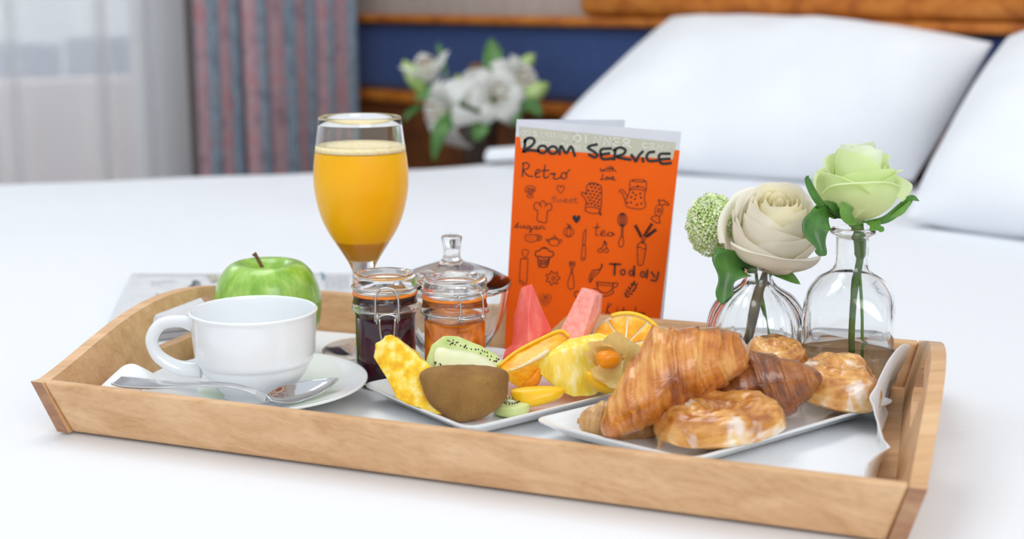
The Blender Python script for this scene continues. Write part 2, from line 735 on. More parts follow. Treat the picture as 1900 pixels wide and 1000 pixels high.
def pillow(name, c4, T, label, seed, flange=.02):
    a, b, c, d = c4   # BL BR TR TL
    nrm = ((b-a).cross(d-a)).normalized()

    def side(sg):
        def fn(u, v):
            x, y = 2*u-1, 2*v-1
            pin = .05
            xx = x*(1-pin*(y*y)*(1-abs(x)**3)*1.0)
            yy = y*(1-pin*(x*x)*(1-abs(y)**3)*1.0)
            xx = x*(1-.06*(1-y*y)*abs(x)**2) if False else xx
            U, V = (xx+1)/2, (yy+1)/2
            p = (a*(1-U)+b*U)*(1-V)+(d*(1-U)+c*U)*V
            fx = max(0, 1-abs(x)**2.6); fy = max(0, 1-abs(y)**2.6)
            h = T*(fx*fy)**.55
            h += .010*nz(p+Vector((seed, 0, 0)), 6)*min(1, h*20)+.005*nz(p+Vector((seed, 3, 0)), 14)*min(1, h*20)
            return p+nrm*h*sg
        return fn
    g = surf(side(1), 48, 48)
    g2 = surf(side(-1), 48, 48)
    g.merge(g2)
    o = build(name, g, M['linen'], sub=1)
    bm = bmesh.new(); bm.from_mesh(o.data)
    bmesh.ops.remove_doubles(bm, verts=bm.verts, dist=.0005)
    bmesh.ops.recalc_face_normals(bm, faces=bm.faces)
    bm.to_mesh(o.data); bm.free()
    return tag(o, label, 'pillow')


pillow('pillow', (Q(975, 292, 2.28), Q(1700, 338, 2.03), Q(1850, 78, 2.02), Q(1245, 28, 2.46)), .075,
       'broad white pillow leaning on the headboard, behind the orange card', 2)
pillow('pillow', (Q(1675, 408, 1.70), Q(2250, 450, 1.45), Q(2420, 40, 1.66), Q(1868, 66, 1.92)), .08,
       'white pillow cut off by the frame, behind the pale green rose', 9)

# nightstand and lilies
ns0 = K0+E*.37+N*.09
ns = thing('nightstand', (ns0.x+.1, ns0.y-.2, FLZ), 'brown wooden nightstand under the lilies, hidden beside the bed', 'nightstand')
build('cabinet_body', boxg(ns0+Vector((0, 0, FLZ+.04)), E*.40, N*.32, Z3*.47), M['dark_wood'], ns, bevel=.004, smooth=False)
build('table_top', boxg(ns0-E*.01+Vector((0, 0, -.11)), E*.42, N*.34, Z3*.02), M['dark_wood'], ns, bevel=.004, smooth=False)
dr = build('drawer', boxg(ns0+E*.02+N*.32+Vector((0, 0, -.26)), E*.36, N*.012, Z3*.13), M['head_wood'], ns, bevel=.003, smooth=False)
kn = ns0+E*.2+N*.345+Vector((0, 0, -.195))
build('knob', lathe([(0, -.01), (.008, -.008), (.011, 0), (.008, .008), (0, .01)], 16, kn), M['steel'], dr)

M['brown_glass'] = nmat('brown_glass', two((.05, .03, .02), (.09, .05, .035)), 14, .15, coat=.4)
M['leaf'] = nmat('leaf_green', two((.035, .13, .014), (.08, .24, .03)), 60, .4, coat=.2)
M['leaf_light'] = nmat('leaf_fresh', two((.09, .25, .03), (.16, .36, .06)), 60, .4, coat=.1)
M['bud'] = nmat('lily_bud', two((.32, .50, .10), (.52, .66, .28)), 30, .45)
M['lily'] = nmat('lily_petal', two((.93, .94, .90), (.97, .97, .95)), 40, .5)
translucent(M['lily'], (.97, .98, .94), .4)
M['lily_throat'] = nmat('lily_throat', two((.66, .66, .40), (.75, .74, .55)), 40, .5)
M['pollen'] = flat('anther_brown', (.25, .09, .02), .8)
LZ = 2.72
vb = Q(889, 296, LZ)
vb.z = -.09
lv = thing('flower_vase', vb, 'dark brown tapering vase of lilies on the nightstand', 'vase')
build('vase_body', lathe([(0, 0), (.030, 0), (.033, .02), (.036, .08), (.044, .15), (.041, .15), (.033, .08), (.030, .01), (0, .01)], 32, vb), M['brown_glass'], lv)


def leafg(spine, w, nrm, prof=None, nu=14, nv=6, cup=.25):
    sp = catmull(spine, 8)
    n = len(sp)

    def fn(u, v):
        i = min(n-1, int(round(u*(n-1))))
        t = (sp[min(i+1, n-1)]-sp[max(i-1, 0)]).normalized()
        sd = t.cross(Vector(nrm)).normalized()
        nn = sd.cross(t)
        ww = w*(prof(u) if prof else math.sin(pi*min(1, u*.97+.03))**.8)
        s = 2*v-1
        return sp[i]+sd*s*ww+nn*ww*cup*abs(s)**1.5
    return surf(fn, n-1, nv)


def lily_leaf(p, w, parent, m='leaf', name='leaf', nrm=(0, -1, .3)):
    return build(name, leafg([Q(*q) for q in p], w, nrm), M[m], parent, solid=.0008)


def bloom(parent, c, axis, R_, seed, curl=.6, npet=6):
    rnd = random.Random(seed)
    ax = Vector(axis).normalized()
    q = Vector((0, 0, 1)).rotation_difference(ax).to_matrix().to_4x4()
    Mx = Matrix.Translation(c) @ q
    for k in range(npet):
        a = 2*pi*k/npet+seed
        wd = .30*R_*(1.25 if k % 2 else .85)

        def fn(u, v, a=a, wd=wd):
            s = 2*v-1
            rr = R_*(.12+u**1.15)
            zz = R_*(.75*math.sin(u*2.0))-R_*curl*u**4
            ww = wd*(math.sin(pi*(u*.9+.08))**.75)
            x = rr; y = s*ww*1.25
            z = zz-abs(s)**2*ww*.3+.01*math.sin(u*9+k)*s*R_
            return Mx @ Vector((x*math.cos(a)-y*math.sin(a), x*math.sin(a)+y*math.cos(a), z))
        build('petal', surf(fn, 14, 6), M['lily'], parent)
    for k in range(5):
        a = 2*pi*k/5+seed+.3
        p0 = Mx @ Vector((0, 0, .1*R_)); p1 = Mx @ Vector((.25*R_*math.cos(a), .25*R_*math.sin(a), .9*R_))
        s = build('stamen', tube([p0, (p0+p1)/2, p1], .0012, 6), M['lily_throat'], parent)
        build('anther', tube([p1-Vector((.006, 0, 0)), p1+Vector((.006, 0, 0))], .0022, 6), M['pollen'], s)


def stem_to(parent, p, r=.004, mat='leaf', bend=.02, foot=None):
    f = foot or (vb+Vector((random.uniform(-.012, .012), random.uniform(-.012, .012), .012)))
    m_ = vb+Vector(((p-vb).x*.25, (p-vb).y*.25, .15))
    build('stem', tube(catmull([f, m_, p], 8), r, 8), M[mat], parent)


for (px, py, Z, ax, Rr, sd, cu, lab) in ((915, 185, 2.60, (.25, -.9, .35), .058, .3, .5, 'wide open white lily at the centre of the bouquet'),
                                     (845, 205, 2.60, (-.7, -.6, .0), .068, 1.1, .9, 'white lily drooping towards the drape'),
                                     (800, 150, 2.66, (-.25, -.3, .9), .048, .5, -.2, 'half open cream lily pointing up at the left of the bouquet'),
                                     (945, 160, 2.64, (.55, -.6, .4), .055, 2.1, .4, 'white lily at the pillow side of the bouquet'),
                                     (886, 150, 2.68, (-.1, -.3, .95), .036, .1, 1.5, 'white lily with a curled back petal at the top')):
    c = Q(px, py, Z)
    t = thing('lily', c, lab, 'flower', 'lilies in the brown vase')
    bloom(t, c, ax, Rr, sd, cu, 6 if cu > 0 else 5)
    stem_to(t, c)


def bud(px0, py0, px1, py1, Z, w, lab):
    a, b = Q(px0, py0, Z), Q(px1, py1, Z)
    t = thing('lily_bud', a, lab, 'flower bud', 'lily buds in the brown vase')
    n = 12
    pts = [a+(b-a)*(i/n) for i in range(n+1)]
    build('bud', tube(pts, [max(.0012, w*math.sin(pi*(i/n*.93+.06))**.7) for i in range(n+1)], 12), M['bud'], t)
    stem_to(t, a)


bud(790, 178, 748, 112, 2.66, .017, 'green lily bud nearest the drape')
bud(800, 150, 782, 98, 2.70, .016, 'closed bud standing behind the half open lily')
bud(958, 138, 992, 100, 2.68, .015, 'small green bud against the blue headboard, highest of the buds')
bud(965, 190, 1018, 155, 2.62, .019, 'plump yellow green bud pointing at the pillow')
bud(855, 170, 848, 138, 2.72, .012, 'slim bud between the half open lily and the curled one')
gr = thing('lily_greenery', vb+Vector((0, 0, .1)), 'long dark green leaves of the lilies in the brown vase', 'leaves')
for pts, w in (([(905, 160, 2.7), (915, 110, 2.72), (910, 70, 2.74)], .020), ([(890, 215, 2.6), (825, 230, 2.55), (803, 300, 2.55)], .016),
               ([(880, 200, 2.6), (820, 170, 2.6), (765, 185, 2.6)], .014), ([(920, 210, 2.6), (980, 195, 2.6), (1005, 215, 2.58)], .015),
               ([(905, 215, 2.58), (890, 240, 2.56), (880, 262, 2.56)], .016), ([(830, 150, 2.75), (818, 100, 2.77), (812, 78, 2.78)], .006),
               ([(915, 200, 2.66), (960, 150, 2.7), (975, 145, 2.72)], .012), ([(790, 190, 2.66), (760, 210, 2.68), (750, 225, 2.68)], .007),
               ([(925, 225, 2.6), (950, 215, 2.58), (965, 235, 2.56)], .014)):
    lily_leaf(pts, w, gr)

# ------------------------------------------------------------------ tray
T0 = P(130, 803, 0)
TU = Vector((.935, -.353, 0)).normalized()
TV = Vector((.353, .935, 0)).normalized()


def T(u, v, z): return T0+TU*u+TV*v+Z3*z
def tray_uv(p):
    d = Vector(p)-T0
    return d.dot(TU), d.dot(TV)


Z0 = .0100    # top of the cloth in the tray
tray = thing('serving_tray', T(.26, .14, 0), 'light beech serving tray with curved sides and hand slots', 'tray')
DEP = .286


def flare(z): return z/.038


def side_panel(right):
    th = .009
    L = DEP+.030

    def uin(v, z):      # inner face
        base = (.532-.058*v) if right else -.008
        k = (z-.038)*.26
        return base+(k if right else -k)

    def top(s): return .036+(.031 if right else .0275)*math.sin(pi*s)**(1.15 if right else 1.3)
    n = 40
    outer = [(-.015*1+i/n*L, top(i/n)) for i in range(n+1)]
    outer[0] = (-.0145, .0375); outer[-1] = (-.015+L, .0375)
    bot = [(-.015+L-.014, .001), (-.0035, .001)]
    loop = outer+bot
    hc, hl, hh = .150, .043, .0125
    zc = .0375
    hole = []
    for i in range(28):
        a = 2*pi*i/28
        cx = hl*(1 if math.cos(a) >= 0 else -1)
        hole.append((hc+(hl-hh)*(1 if math.cos(a) > 0 else -1)*1+hh*math.cos(a), zc+hh*math.sin(a)+.004*math.cos(min(1, abs(math.cos(a)))*pi/2)))
    loops = [loop, hole[::-1]]
    sg = 1 if right else -1
    g = extrude_loops(loops, lambda s, z: T(uin(s, z), s, z), lambda s, z: T(uin(s, z)+sg*th, s, z))
    o = build('side_panel', g, [M['beech_v'], M['beech_end']], tray, bevel=.0016, smooth=False, seg=3)
    for p in o.data.polygons:
        if abs(p.normal.dot(TV)) > .85: p.material_index = 1
    return o


side_panel(False)
side_panel(True)


def long_panel(front):
    th = .0075
    n = 24

    def v_out(z):
        return -.014*flare(z) if front else DEP+.014*flare(z)
    sg = 1 if front else -1
    g = G()
    prof = [(0, .001), (0, .038), (th, .038), (th, .001)]
    pr = [(v_out(z)+sg*o, z) for o, z in prof]

    def ends(v, z):
        return -.0079-(z-.038)*.26*-1*-1+.0002, .532-.058*v+(z-.038)*.26-.0002
    vs = []
    for side in (0, 1):
        for v, z in pr:
            u0 = -.008-(z-.038)*.26
            u1 = .532-.058*v+(z-.038)*.26
            vs.append(T((u0+.0002, u1-.0002)[side], v, z))
    g.add(vs, [(0, 1, 2, 3), (7, 6, 5, 4), (0, 4, 5, 1), (1, 5, 6, 2), (2, 6, 7, 3), (3, 7, 4, 0)])
    return build('front_panel' if front else 'back_panel', g, M['beech_u'], tray, bevel=.0022, smooth=False, seg=3)


long_panel(True)
long_panel(False)
build('tray_floor', hexa([T(.0005, .0085, .003), T(.5232, .0085, .003), T(.5078, DEP-.0085, .003), T(.0005, DEP-.0085, .003),
                          T(.0005, .0075, .0072), T(.5242, .0075, .0072), T(.5088, DEP-.0075, .0072), T(.0005, DEP-.0075, .0072)]), M['beech_u'], tray, smooth=False)
for u, v in ((.0, -.0095), (.523, -.0095)):
    pass


def clothfn(u, v):
    U = .003+u*.527
    V = .009+v*(DEP-.018)
    z = .0085+.0006*nz((U*30, V*30, 0), 1)
    # crumpled right end
    lim = .5215-.058*V
    L0 = .040
    if U > lim-L0:
        ex = U-(lim-L0)
        k = ex/L0
        hgt = .031+.010*math.sin(V*30+2.2)+.006*nz((V*24, 1, 2), 1.)
        if k < .6:
            z += .0035*max(0, math.sin(V*46+k*5))*(k/.6)
            U = lim-L0+ex*1.5
        else:
            q = (k-.6)/.75
            U = lim-L0*.1-.001+.26*hgt*q-.011*abs(math.sin(V*21+.8+q*.9))*(.4+q)-.004*abs(nz((V*40, q, 5), 1.))-.0015
            z += .0035*max(0, math.sin(V*46+3))*(1-q)+hgt*q+.004*(1-abs(2*q-1))*nz((V*40, 3, q), 1.)
        z = max(z, .0084)
    if U < .050:
        k = (.050-U)/.054
        w = max(0, 1-abs((V-.040)/.042))+.35*max(0, 1-abs((V-.16)/.05))
        z += .031*w**.7*math.sin(pi*min(1, k*.75))
        U += .012*k*w
    wr = math.exp(-((U-.33)/.03)**2)*math.exp(-((V-.02)/.03)**2)
    z += .0015*wr
    return T(U, V, z)


build_c = build('tray_cloth', surf(clothfn, 130, 70), M['napkin'], solid=.0010, sub=1, off=-1)
tag(build_c, 'white linen cloth lining the tray, crumpled at both ends', 'tray cloth')

# ------------------------------------------------------------------ cup, saucer, spoon
sc = T(.099, .0715, Z0)
saucer = lathe(smooth_prof([(0, .0035), (.020, .0035), (.026, .0045), (.045, .0085), (.064, .0125), (.0745, .0162), (.0752, .0172), (.0742, .0178), (.063, .0150),
                            (.045, .0108), (.026, .0068), (.020, .0062), (0, .0062)], 3), 96, sc)
so = build('saucer', saucer, M['porcelain'])
ring = build('foot_ring', lathe([(.022, .0), (.026, .0), (.027, .0050), (.021, .0042), (.022, 0)], 64, sc), M['porcelain'], so)
tag(so, 'round white porcelain saucer under the cup', 'saucer')
cc = sc+Vector((.0, .0, .0063))
cup = thing('coffee_cup', cc, 'empty white porcelain cup standing on the saucer', 'cup')
cupo = [(0, .004), (.018, .004), (.0185, 0), (.0215, 0), (.0225, .003), (.0275, .0085), (.0328, .0150), (.0358, .0200), (.0374, .0240), (.0392, .0262), (.0402, .0300), (.0411, .0410), (.0418, .0555), (.0428, .0590),
        (.0422, .0602), (.0408, .0597), (.0398, .052), (.0388, .036), (.0372, .027), (.0335, .020), (.026, .0115), (.018, .008), (0, .007)]
build('cup_body', lathe(smooth_prof(cupo, 3), 96, cc), M['porcelain'], cup)
hd = catmull([cc+Vector((-.0395+x, y, z)) for x, y, z in ((-.0014, 0, .0490), (-.010, -.001, .0520), (-.0225, -.002, .0500), (-.0292, -.0025, .0400), (-.0262, -.002, .0290), (-.0170, -.001, .0215), (-.008, 0, .0185), (.003, 0, .0180))], 8)
nh = len(hd)
build('handle', tube(hd, [.0030+.0012*abs(i/nh-.5)*2 for i in range(nh)], 16, flatn=1.5), M['porcelain'], cup)


def spoon(pts, root):
    sp = catmull([Q(*p[:3]) for p in pts], 8)
    ws = [w.x for w in catmull([(p[3], 0, 0) for p in pts], 8)]
    cs = [w.x for w in catmull([(p[4], 0, 0) for p in pts], 8)]
    n = len(sp)
    wd = Vector((.05, .97, .22)).normalized()

    def fn(u, v):
        i = min(n-1, int(round(u*(n-1))))
        t = (sp[min(i+1, n-1)]-sp[max(i-1, 0)]).normalized()
        sd = (wd-t*wd.dot(t)).normalized()
        nn = sd.cross(t).normalized()
        if nn.z < 0: nn = -nn
        s = 2*v-1
        return sp[i]+sd*s*ws[i]-nn*cs[i]*(1-s*s)
    return surf(fn, n-1, 12)


tp = thing('teaspoon', Q(420, 735, .86), 'polished steel teaspoon resting on the front of the saucer', 'spoon')
spz = [(214, 704, .888, .0052, .0), (240, 708, .884, .0066, .0), (290, 712, .878, .0055, -.0002), (340, 713, .874, .0038, -.0003), (400, 712, .870, .0030, -.0004), (440, 716, .866, .0028, -.0004),
       (472, 726, .863, .0028, 0), (497, 738, .862, .0034, .0005)]
build('handle', spoon(spz, tp), M['steel'], tp, solid=.0016, sub=1)
spb = [(497, 738, .862, .0034, .0005), (515, 736, .868, .0068, .0026), (545, 729, .880, .0100, .0045), (580, 719, .890, .0100, .0045), (608, 710, .896, .0070, .003), (628, 703, .899, .001, .0)]
build('bowl', spoon(spb, tp), M['steel'], tp, solid=.0010, sub=1)

# ------------------------------------------------------------------ apple
ap = Vector((-.186, 1.002, Z0))
apple = thing('apple', ap, 'shiny green apple standing behind the cup', 'apple')


def applemat():
    m, nt, b = newmat('apple_skin')
    v = coords(nt, (1, 1, .35))
    f = noisen(nt, v, 130, 4, .6)
    c = ramp(nt, f, [(.3, (.20, .42, .04)), (.52, (.30, .54, .075)), (.72, (.46, .66, .16))])
    nt.links.new(c, b.inputs['Base Color'])
    sset(b, rough=.22, coat=.3, sss=.08, sssr=(.004, .006, .002))
    return m


prof = smooth_prof([(a_*1.02, b_*1.0) for a_, b_ in [(0, .0565), (.004, .0580), (.009, .0645), (.015, .0725), (.021, .0752), (.028, .0728), (.0350, .0640), (.0388, .0520), (.0395, .0420), (.0375, .028), (.031, .013), (.022, .0035), (.014, .0), (.008, .004), (0, .007)]], 5)
build('apple_skin', lathe(prof, 72, ap, rf=lambda a, z, r: 1+.012*math.cos(5*a+.5)*(1.2-z/.075)+.012*math.cos(a*2+1)), applemat(), apple)
M['twig'] = nmat('apple_stalk', two((.10, .05, .02), (.2, .1, .04)), 200, .7)
build('stalk', tube(catmull([ap+Vector((.0, 0, .057)), ap+Vector((-.002, -.001, .068)), ap+Vector((-.0065, -.002, .079)), ap+Vector((-.009, -.002, .0825))], 6), [.0014]*15+[.0018]*3+[.002], 8), M['twig'], apple)

# ------------------------------------------------------------------ juice glass
gp = P(677, 648, Z0)
gls = thing('juice_glass', gp, 'stemmed glass of orange juice behind the jam jars', 'glass')
outer = smooth_prof([(0, 0), (.031, 0), (.0318, .0012), (.029, .0028), (.012, .0055), (.0055, .010), (.0042, .020), (.0046, .035), (.0062, .052), (.0095, .064), (.0155, .0745), (.0235, .087), (.031, .102), (.0355, .120), (.0362, .134), (.0345, .152), (.0315, .1765)], 4)
inner = smooth_prof([(.0304, .1765), (.0334, .152), (.0351, .134), (.0344, .120), (.030, .1025), (.0225, .088), (.014, .0765), (.007, .0715), (0, .0700)], 4)
GZ = 1.036
outer = [(a, b*GZ) for a, b in outer]
inner = [(a, b*GZ) for a, b in inner]
build('glass_body', lathe(outer+[(.0309, .1770*GZ)]+inner, 72, gp), M['glass'], gls)


def juicemat():
    return nmat('orange_juice', two((1.0, .43, .001), (1.0, .50, .004)), 25, .3, spec=.3, vs=(1, 1, .6), sss=.3, sssr=(.02, .01, .001))


M['juice'] = juicemat()
M['foam'] = nmat('juice_foam', two((.90, .72, .34), (.97, .86, .58)), 260, .6, bs=.4)
ji = [(0, .0700), (.0085, .0712), (.0136, .0748), (.0230, .0862), (.0308, .1016), (.0354, .120), (.0361, .134), (.0354, .144), (.0343, .1515), (.0330, .1515), (0, .1515)]
ji = smooth_prof(ji[1:9], 4)
ji = [(0, .0700*GZ)]+[(a*1.004+.0001, b*GZ) for a, b in ji]+[(0, .1515*GZ)]
jc = build('orange_juice', lathe(ji, 64, gp), M['juice'], gls)
build('foam', lathe([(a, b*GZ) for a, b in [(0, .1516), (.0346, .1516), (.0341, .1560), (.0325, .1562), (.026, .1553), (0, .1550)]], 64, gp), M['foam'], jc)

# ------------------------------------------------------------------ jam jars
M['gasket'] = flat('orange_rubber', (.95, .26, .02), .45)
M['berry'] = nmat('berry_jam', two((.018, .002, .008), (.07, .006, .018)), 70, .12, coat=.5)
M['apricot'] = nmat('apricot_jam', [(.3, (.42, .085, .004)), (.55, (.72, .20, .008)), (.75, (.9, .36, .03))], 110, .12, coat=.5, sss=.3, sssr=(.01, .004, .001))


def jar(c, s, ang, jam, lab, mode, lvl):
    t = thing('jam_jar', c, lab, 'jar', 'clip top jam jars')
    X = Vector((math.cos(ang), math.sin(ang), 0))      # direction of the clasp
    Y = Vector((-X.y, X.x, 0))

    def L(x, y, z): return c+X*x*s+Y*y*s+Z3*z*s*1.055
    o = [(0, 0), (.0180, 0), (.0196, .0015), (.0200, .004), (.0200, .044), (.0212, .047), (.0219, .050), (.0219, .0535), (.0212, .0555), (.0212, .058)]
    i = [(.0185, .058), (.0183, .050), (.0178, .046), (.0178, .004), (.016, .0025), (0, .0025)]
    build('jar_body', lathe([(a*s, b*s*1.055) for a, b in o+i], 64, c), M['glass'], t)
    build('jam', lathe([(a*s, b*s*1.055) for a, b in [(0, .0022), (.0172, .0022), (.0195, .0024), (.0202, .0045), (.0202, .0441), (.0202, min(lvl, .0441)), (.0180, min(lvl, .0441)+.0003), (.0180, lvl), (.017, lvl+.0007), (0, lvl+.0005)]], 48, c), jam, t)
    build('gasket', lathe([(a*s, b*s*1.055) for a, b in [(.0188, .0582), (.0217, .0582), (.0219, .0589), (.0217, .0596), (.0188, .0596), (.0188, .0582)]], 64, c), M['gasket'], t)
    ld = [(0, .0598), (.0165, .0598), (.0212, .0600), (.0216, .0615), (.0213, .0630), (.0216, .0645), (.0216, .0695), (.0208, .0712), (.0170, .0712), (.0155, .0690), (.0130, .0682), (0, .0680)]
    build('lid', lathe([(a*s, b*s*1.055) for a, b in ld], 64, c), M['glass'], t)

    def ringw(r, z): return [L(r*math.cos(a), r*math.sin(a), z) for a in [2*pi*k/48 for k in range(48)]]
    build('neck_wire', tube(ringw(.0224, .0495), .0006*s, 8, closed=True), M['wire'], t)
    build('lid_wire', tube(ringw(.0222, .0630), .0006*s, 8, closed=True), M['wire'], t)
    w = []
    if mode:   # closed clasp facing us
        w.append([(.0222, -.006, .0500), (.0250, -.0078, .0455), (.0250, -.0076, .0520), (.0240, -.0072, .0600), (.0235, -.004, .0655), (.0235, .004, .0655), (.0240, .0072, .0600), (.0250, .0076, .0520), (.0250, .0078, .0455), (.0222, .006, .0500)])
        w.append([(.0255, -.0068, .0440), (.0262, -.0062, .0480), (.0262, .0, .0500), (.0262, .0062, .0480), (.0255, .0068, .0440)])
        w.append([(.0262, -.0052, .0475), (.0262, -.0042, .0360), (.0240, -.001, .0230), (.0232, .0, .0215), (.0240, .001, .0230), (.0262, .0042, .0360), (.0262, .0052, .0475)])
    else:
        for y in (-.006, .010):
            w.append([(.0226, y, .0495), (.0245, y, .0490), (.0240, y+.0004, .0560), (.0235, y, .0620), (.0222, y-.001, .0640)])
            w.append([(.0236+.0014*math.cos(a), y-.001+a*.0002, .0490+.0016*math.sin(a)) for a in [k*.7 for k in range(18)]])
        w.append([(.0238, -.006, .0490), (.0248, .002, .0485), (.0232, .010, .0490)])
    for q in w:
        build('clasp_wire', tube(catmull([L(*x) for x in q], 5), .0007*s, 8), M['wire'], t)
    return t


jar(Vector((-.0905, .9385, Z0)), 1.06, R(-82), M['berry'], 'jar of dark berry jam with its wire clasp to the front', True, .0475)
jar(Vector((-.0405, .926, Z0)), 1.06, R(-65), M['apricot'], 'jar of amber apricot jam behind the cut kiwi', False, .0455)

# ------------------------------------------------------------------ glass sugar bowl
sg = P(840, 650, .0165)
sg.z = Z0
sb = thing('sugar_bowl', sg, 'clear glass lidded sugar bowl behind the jam jars', 'bowl')
so_ = smooth_prof([(0, 0), (.018, 0), (.019, .003), (.027, .010), (.035, .022), (.0402, .036), (.0425, .047), (.0435, .052)], 4)
so_ = [(a, b*1.09) for a, b in so_]
si_ = smooth_prof([(.0412, .052), (.0405, .047), (.0380, .036), (.033, .023), (.025, .013), (.014, .008), (0, .007)], 4)
si_ = [(a, b*1.09) for a, b in si_]
build('bowl_body', lathe(so_+si_, 64, sg, rf=lambda a, z, r: 1+(.012*math.cos(a*16) if r > .02 else 0)), M['glass'], sb)
ld = [(0, .0575), (.030, .0560), (.039, .0530), (.0440, .0525), (.0450, .0545), (.0435, .0570), (.0340, .0620), (.022, .0665), (.012, .0700), (.0070, .0730), (.0062, .0780), (.0070, .0850), (.0078, .0890), (.0068, .0905), (0, .0905)]
ld = [(a, b+.0052) for a, b in ld]
build('lid', lathe(smooth_prof(ld, 2), 64, sg, rf=lambda a, z, r: 1+(.02*math.cos(a*8) if z > .074 else 0)), M['glass'], sb)

# ------------------------------------------------------------------ newspaper
M['newsprint'] = nmat('newsprint', two((.62, .63, .65), (.70, .71, .73)), 90, .9)
M['news_ink'] = flat('grey_ink', (.33, .34, .36), .9)
M['teal_ink'] = flat('teal_ink', (.03, .20, .26), .9)
M['dark_ink'] = flat('dark_ink', (.10, .13, .14), .9)
nA = P(238, 511, .022); nB = P(760, 511, .022); nC = P(700, 628, .004); nD = P(236, 622, .004)
nE = (nB-nA).normalized()
nF = Vector((-nE.y, nE.x, 0))*-1
news = thing('newspaper', nD, 'folded newspaper lying on the bed behind the tray', 'newspaper')
nx0 = P(229, 592, 0).x+.010
ny1, ny0 = 1.325, 1.075


def near_edge(x):
    return ny0+max(0, x+.34)*.48


def sheetl(k, z, inset):
    def fn(u, v):
        # u: around the fold: top sheet, rounded spine at the left, bottom sheet
        L = .30-inset
        r = z
        if u < .42:
            x = nx0+r+L*(1-u/.42); zz = r*2
        elif u > .58:
            x = nx0+r+L*((u-.58)/.42); zz = 0
        else:
            a = (u-.42)/.16*pi
            x = nx0+r-r*math.sin(a)*1.2; zz = r+r*math.cos(a)
        x += -.045*v
        y0 = near_edge(x)
        y = y0+(ny1-y0)*v
        return Vector((x, y, .0008+(.0050-z)+zz+.0005*nz((x*20, y*20, 3), 1)))
    return fn


for k, (z, ins) in enumerate(((.0050, .0), (.0039, .003), (.0028, .006), (.0016, .004))):
    build('page', surf(sheetl(k, z, ins), 60, 10), M['newsprint'], news, solid=.0004)
NT = .0119


def NP(px, py): return P(px, py, NT)


def ribbon(g, pts, w, proj, closed=False, k=4, smooth=True):
    pts = [Vector(p) for p in pts]
    if smooth and len(pts) > 2:
        pts = catmull(pts, k, closed)
    n = len(pts)
    if n < 2: return
    L, Rr = [], []
    for i, p in enumerate(pts):
        if closed: t = pts[(i+1) % n]-pts[i-1]
        else: t = pts[min(i+1, n-1)]-pts[max(i-1, 0)]
        if t.length < 1e-9: t = Vector((1, 0))
        t.normalize()
        nrm = Vector((-t.y, t.x))*w/2
        e = Vector((0, 0))
        if not closed and i == 0: e = -t*w*.35
        if not closed and i == n-1: e = t*w*.35
        L.append(p+nrm+e); Rr.append(p-nrm+e)
    vs = [proj(*q) for q in L]+[proj(*q) for q in Rr]
    fs = []
    for i in range(n if closed else n-1):
        j = (i+1) % n
        fs.append((i, j, j+n, i+n))
    g.add(vs, fs)


def fillp(g, pts, proj, smooth=True):
    pts = [Vector(p) for p in pts]
    if smooth: pts = catmull(pts, 3, True)
    tris = tessellate_polygon([[Vector((p.x, p.y, 0)) for p in pts]])
    g.add([proj(*p) for p in pts], [tuple(t) for t in tris])


ink, tealg, dk = G(), G(), G()
rnd = random.Random(3)


def textline(g, x0, x1, y, w=.9, step=3.2):
    x = x0
    while x < x1:
        l = min(rnd.uniform(5, 16), x1-x)
        pts = []
        q = 0
        while q <= l:
            pts.append((x+q, y+rnd.uniform(-.9, .9))); q += step/2
        e = NP(x+l/2, y)
        if len(pts) > 1 and e.y > near_edge(e.x)+.004: ribbon(g, pts, w, NP, smooth=False)
        x += l+2.6


for y in (522, 527): textline(ink, 281, 330 if y < 525 else 303, y)
for y in range(514, 536, 4): textline(ink, 603, 648, y, .8)
for y in range(588, 622, 5): textline(ink, 285, 380, y, .9)
ribbon(tealg, [(292, 563), (292, 546), (308, 563), (309, 546)], 2.6, NP, smooth=False)
ribbon(tealg, [(289, 546), (295, 546)], 1.5, NP, smooth=False)
ribbon(tealg, [(318, 562), (318, 547), (328, 547)], 2.4, NP, smooth=False)
ribbon(tealg, [(318, 554), (326, 554)], 2.0, NP, smooth=False)
ribbon(dk, [(348, 536), (356, 529), (364, 533), (362, 526), (357, 524), (364, 521), (370, 526), (366, 536)], 3.0, NP)
ribbon(tealg, [(596, 506), (601, 512), (598, 517)], 3, NP)
build('news_text', ink, M['news_ink'], news, smooth=False)['kind'] = 'stuff'
build('masthead', tealg, M['teal_ink'], news, smooth=False)
build('news_emblem', dk, M['dark_ink'], news, smooth=False)
ph = G(); fillp(ph, [(383, 508.5), (402, 509), (408, 520), (392, 524)], NP, False)
M['news_photo'] = nmat('news_photo_print', two((.35, .33, .24), (.6, .58, .48)), 90, .9)
build('news_photo', ph, M['news_photo'], news, smooth=False)

# ------------------------------------------------------------------ the card
CY = 1.036
M['card_white'] = flat('card_white', (.70, .72, .79), .5)
M['card_orange'] = nmat('card_orange', two((.86, .105, .0), (.92, .13, .001)), 6, .5, spec=.2)
M['card_beige'] = flat('card_beige', (.56, .55, .44), .3)
M['card_pale'] = flat('card_pale_print', (.80, .79, .74), .3)
M['ink'] = flat('marker_ink', (.012, .010, .012), .4)
M['ink_brown'] = flat('brown_ink', (.13, .025, .008), .5)
M['ink_sepia'] = flat('sepia_ink', (.35, .07, .01), .5)


def CP_(off=0.):
    def pr(px, py):
        d = ray(px, py)
        t = (CY-off)/d.y
        return Vector((d.x*t, d.y*t, CAMH+d.z*t))
    return pr


cpl = CP_(0)
ctl, ctr = cpl(958.5, 221.5), cpl(1264, 244.5)
dn_l = (cpl(939, 572)-ctl).normalized()
dn_r = (cpl(1230.5, 590)-ctr).normalized()


def toz(p, d, z): return p+d*((z-p.z)/d.z)


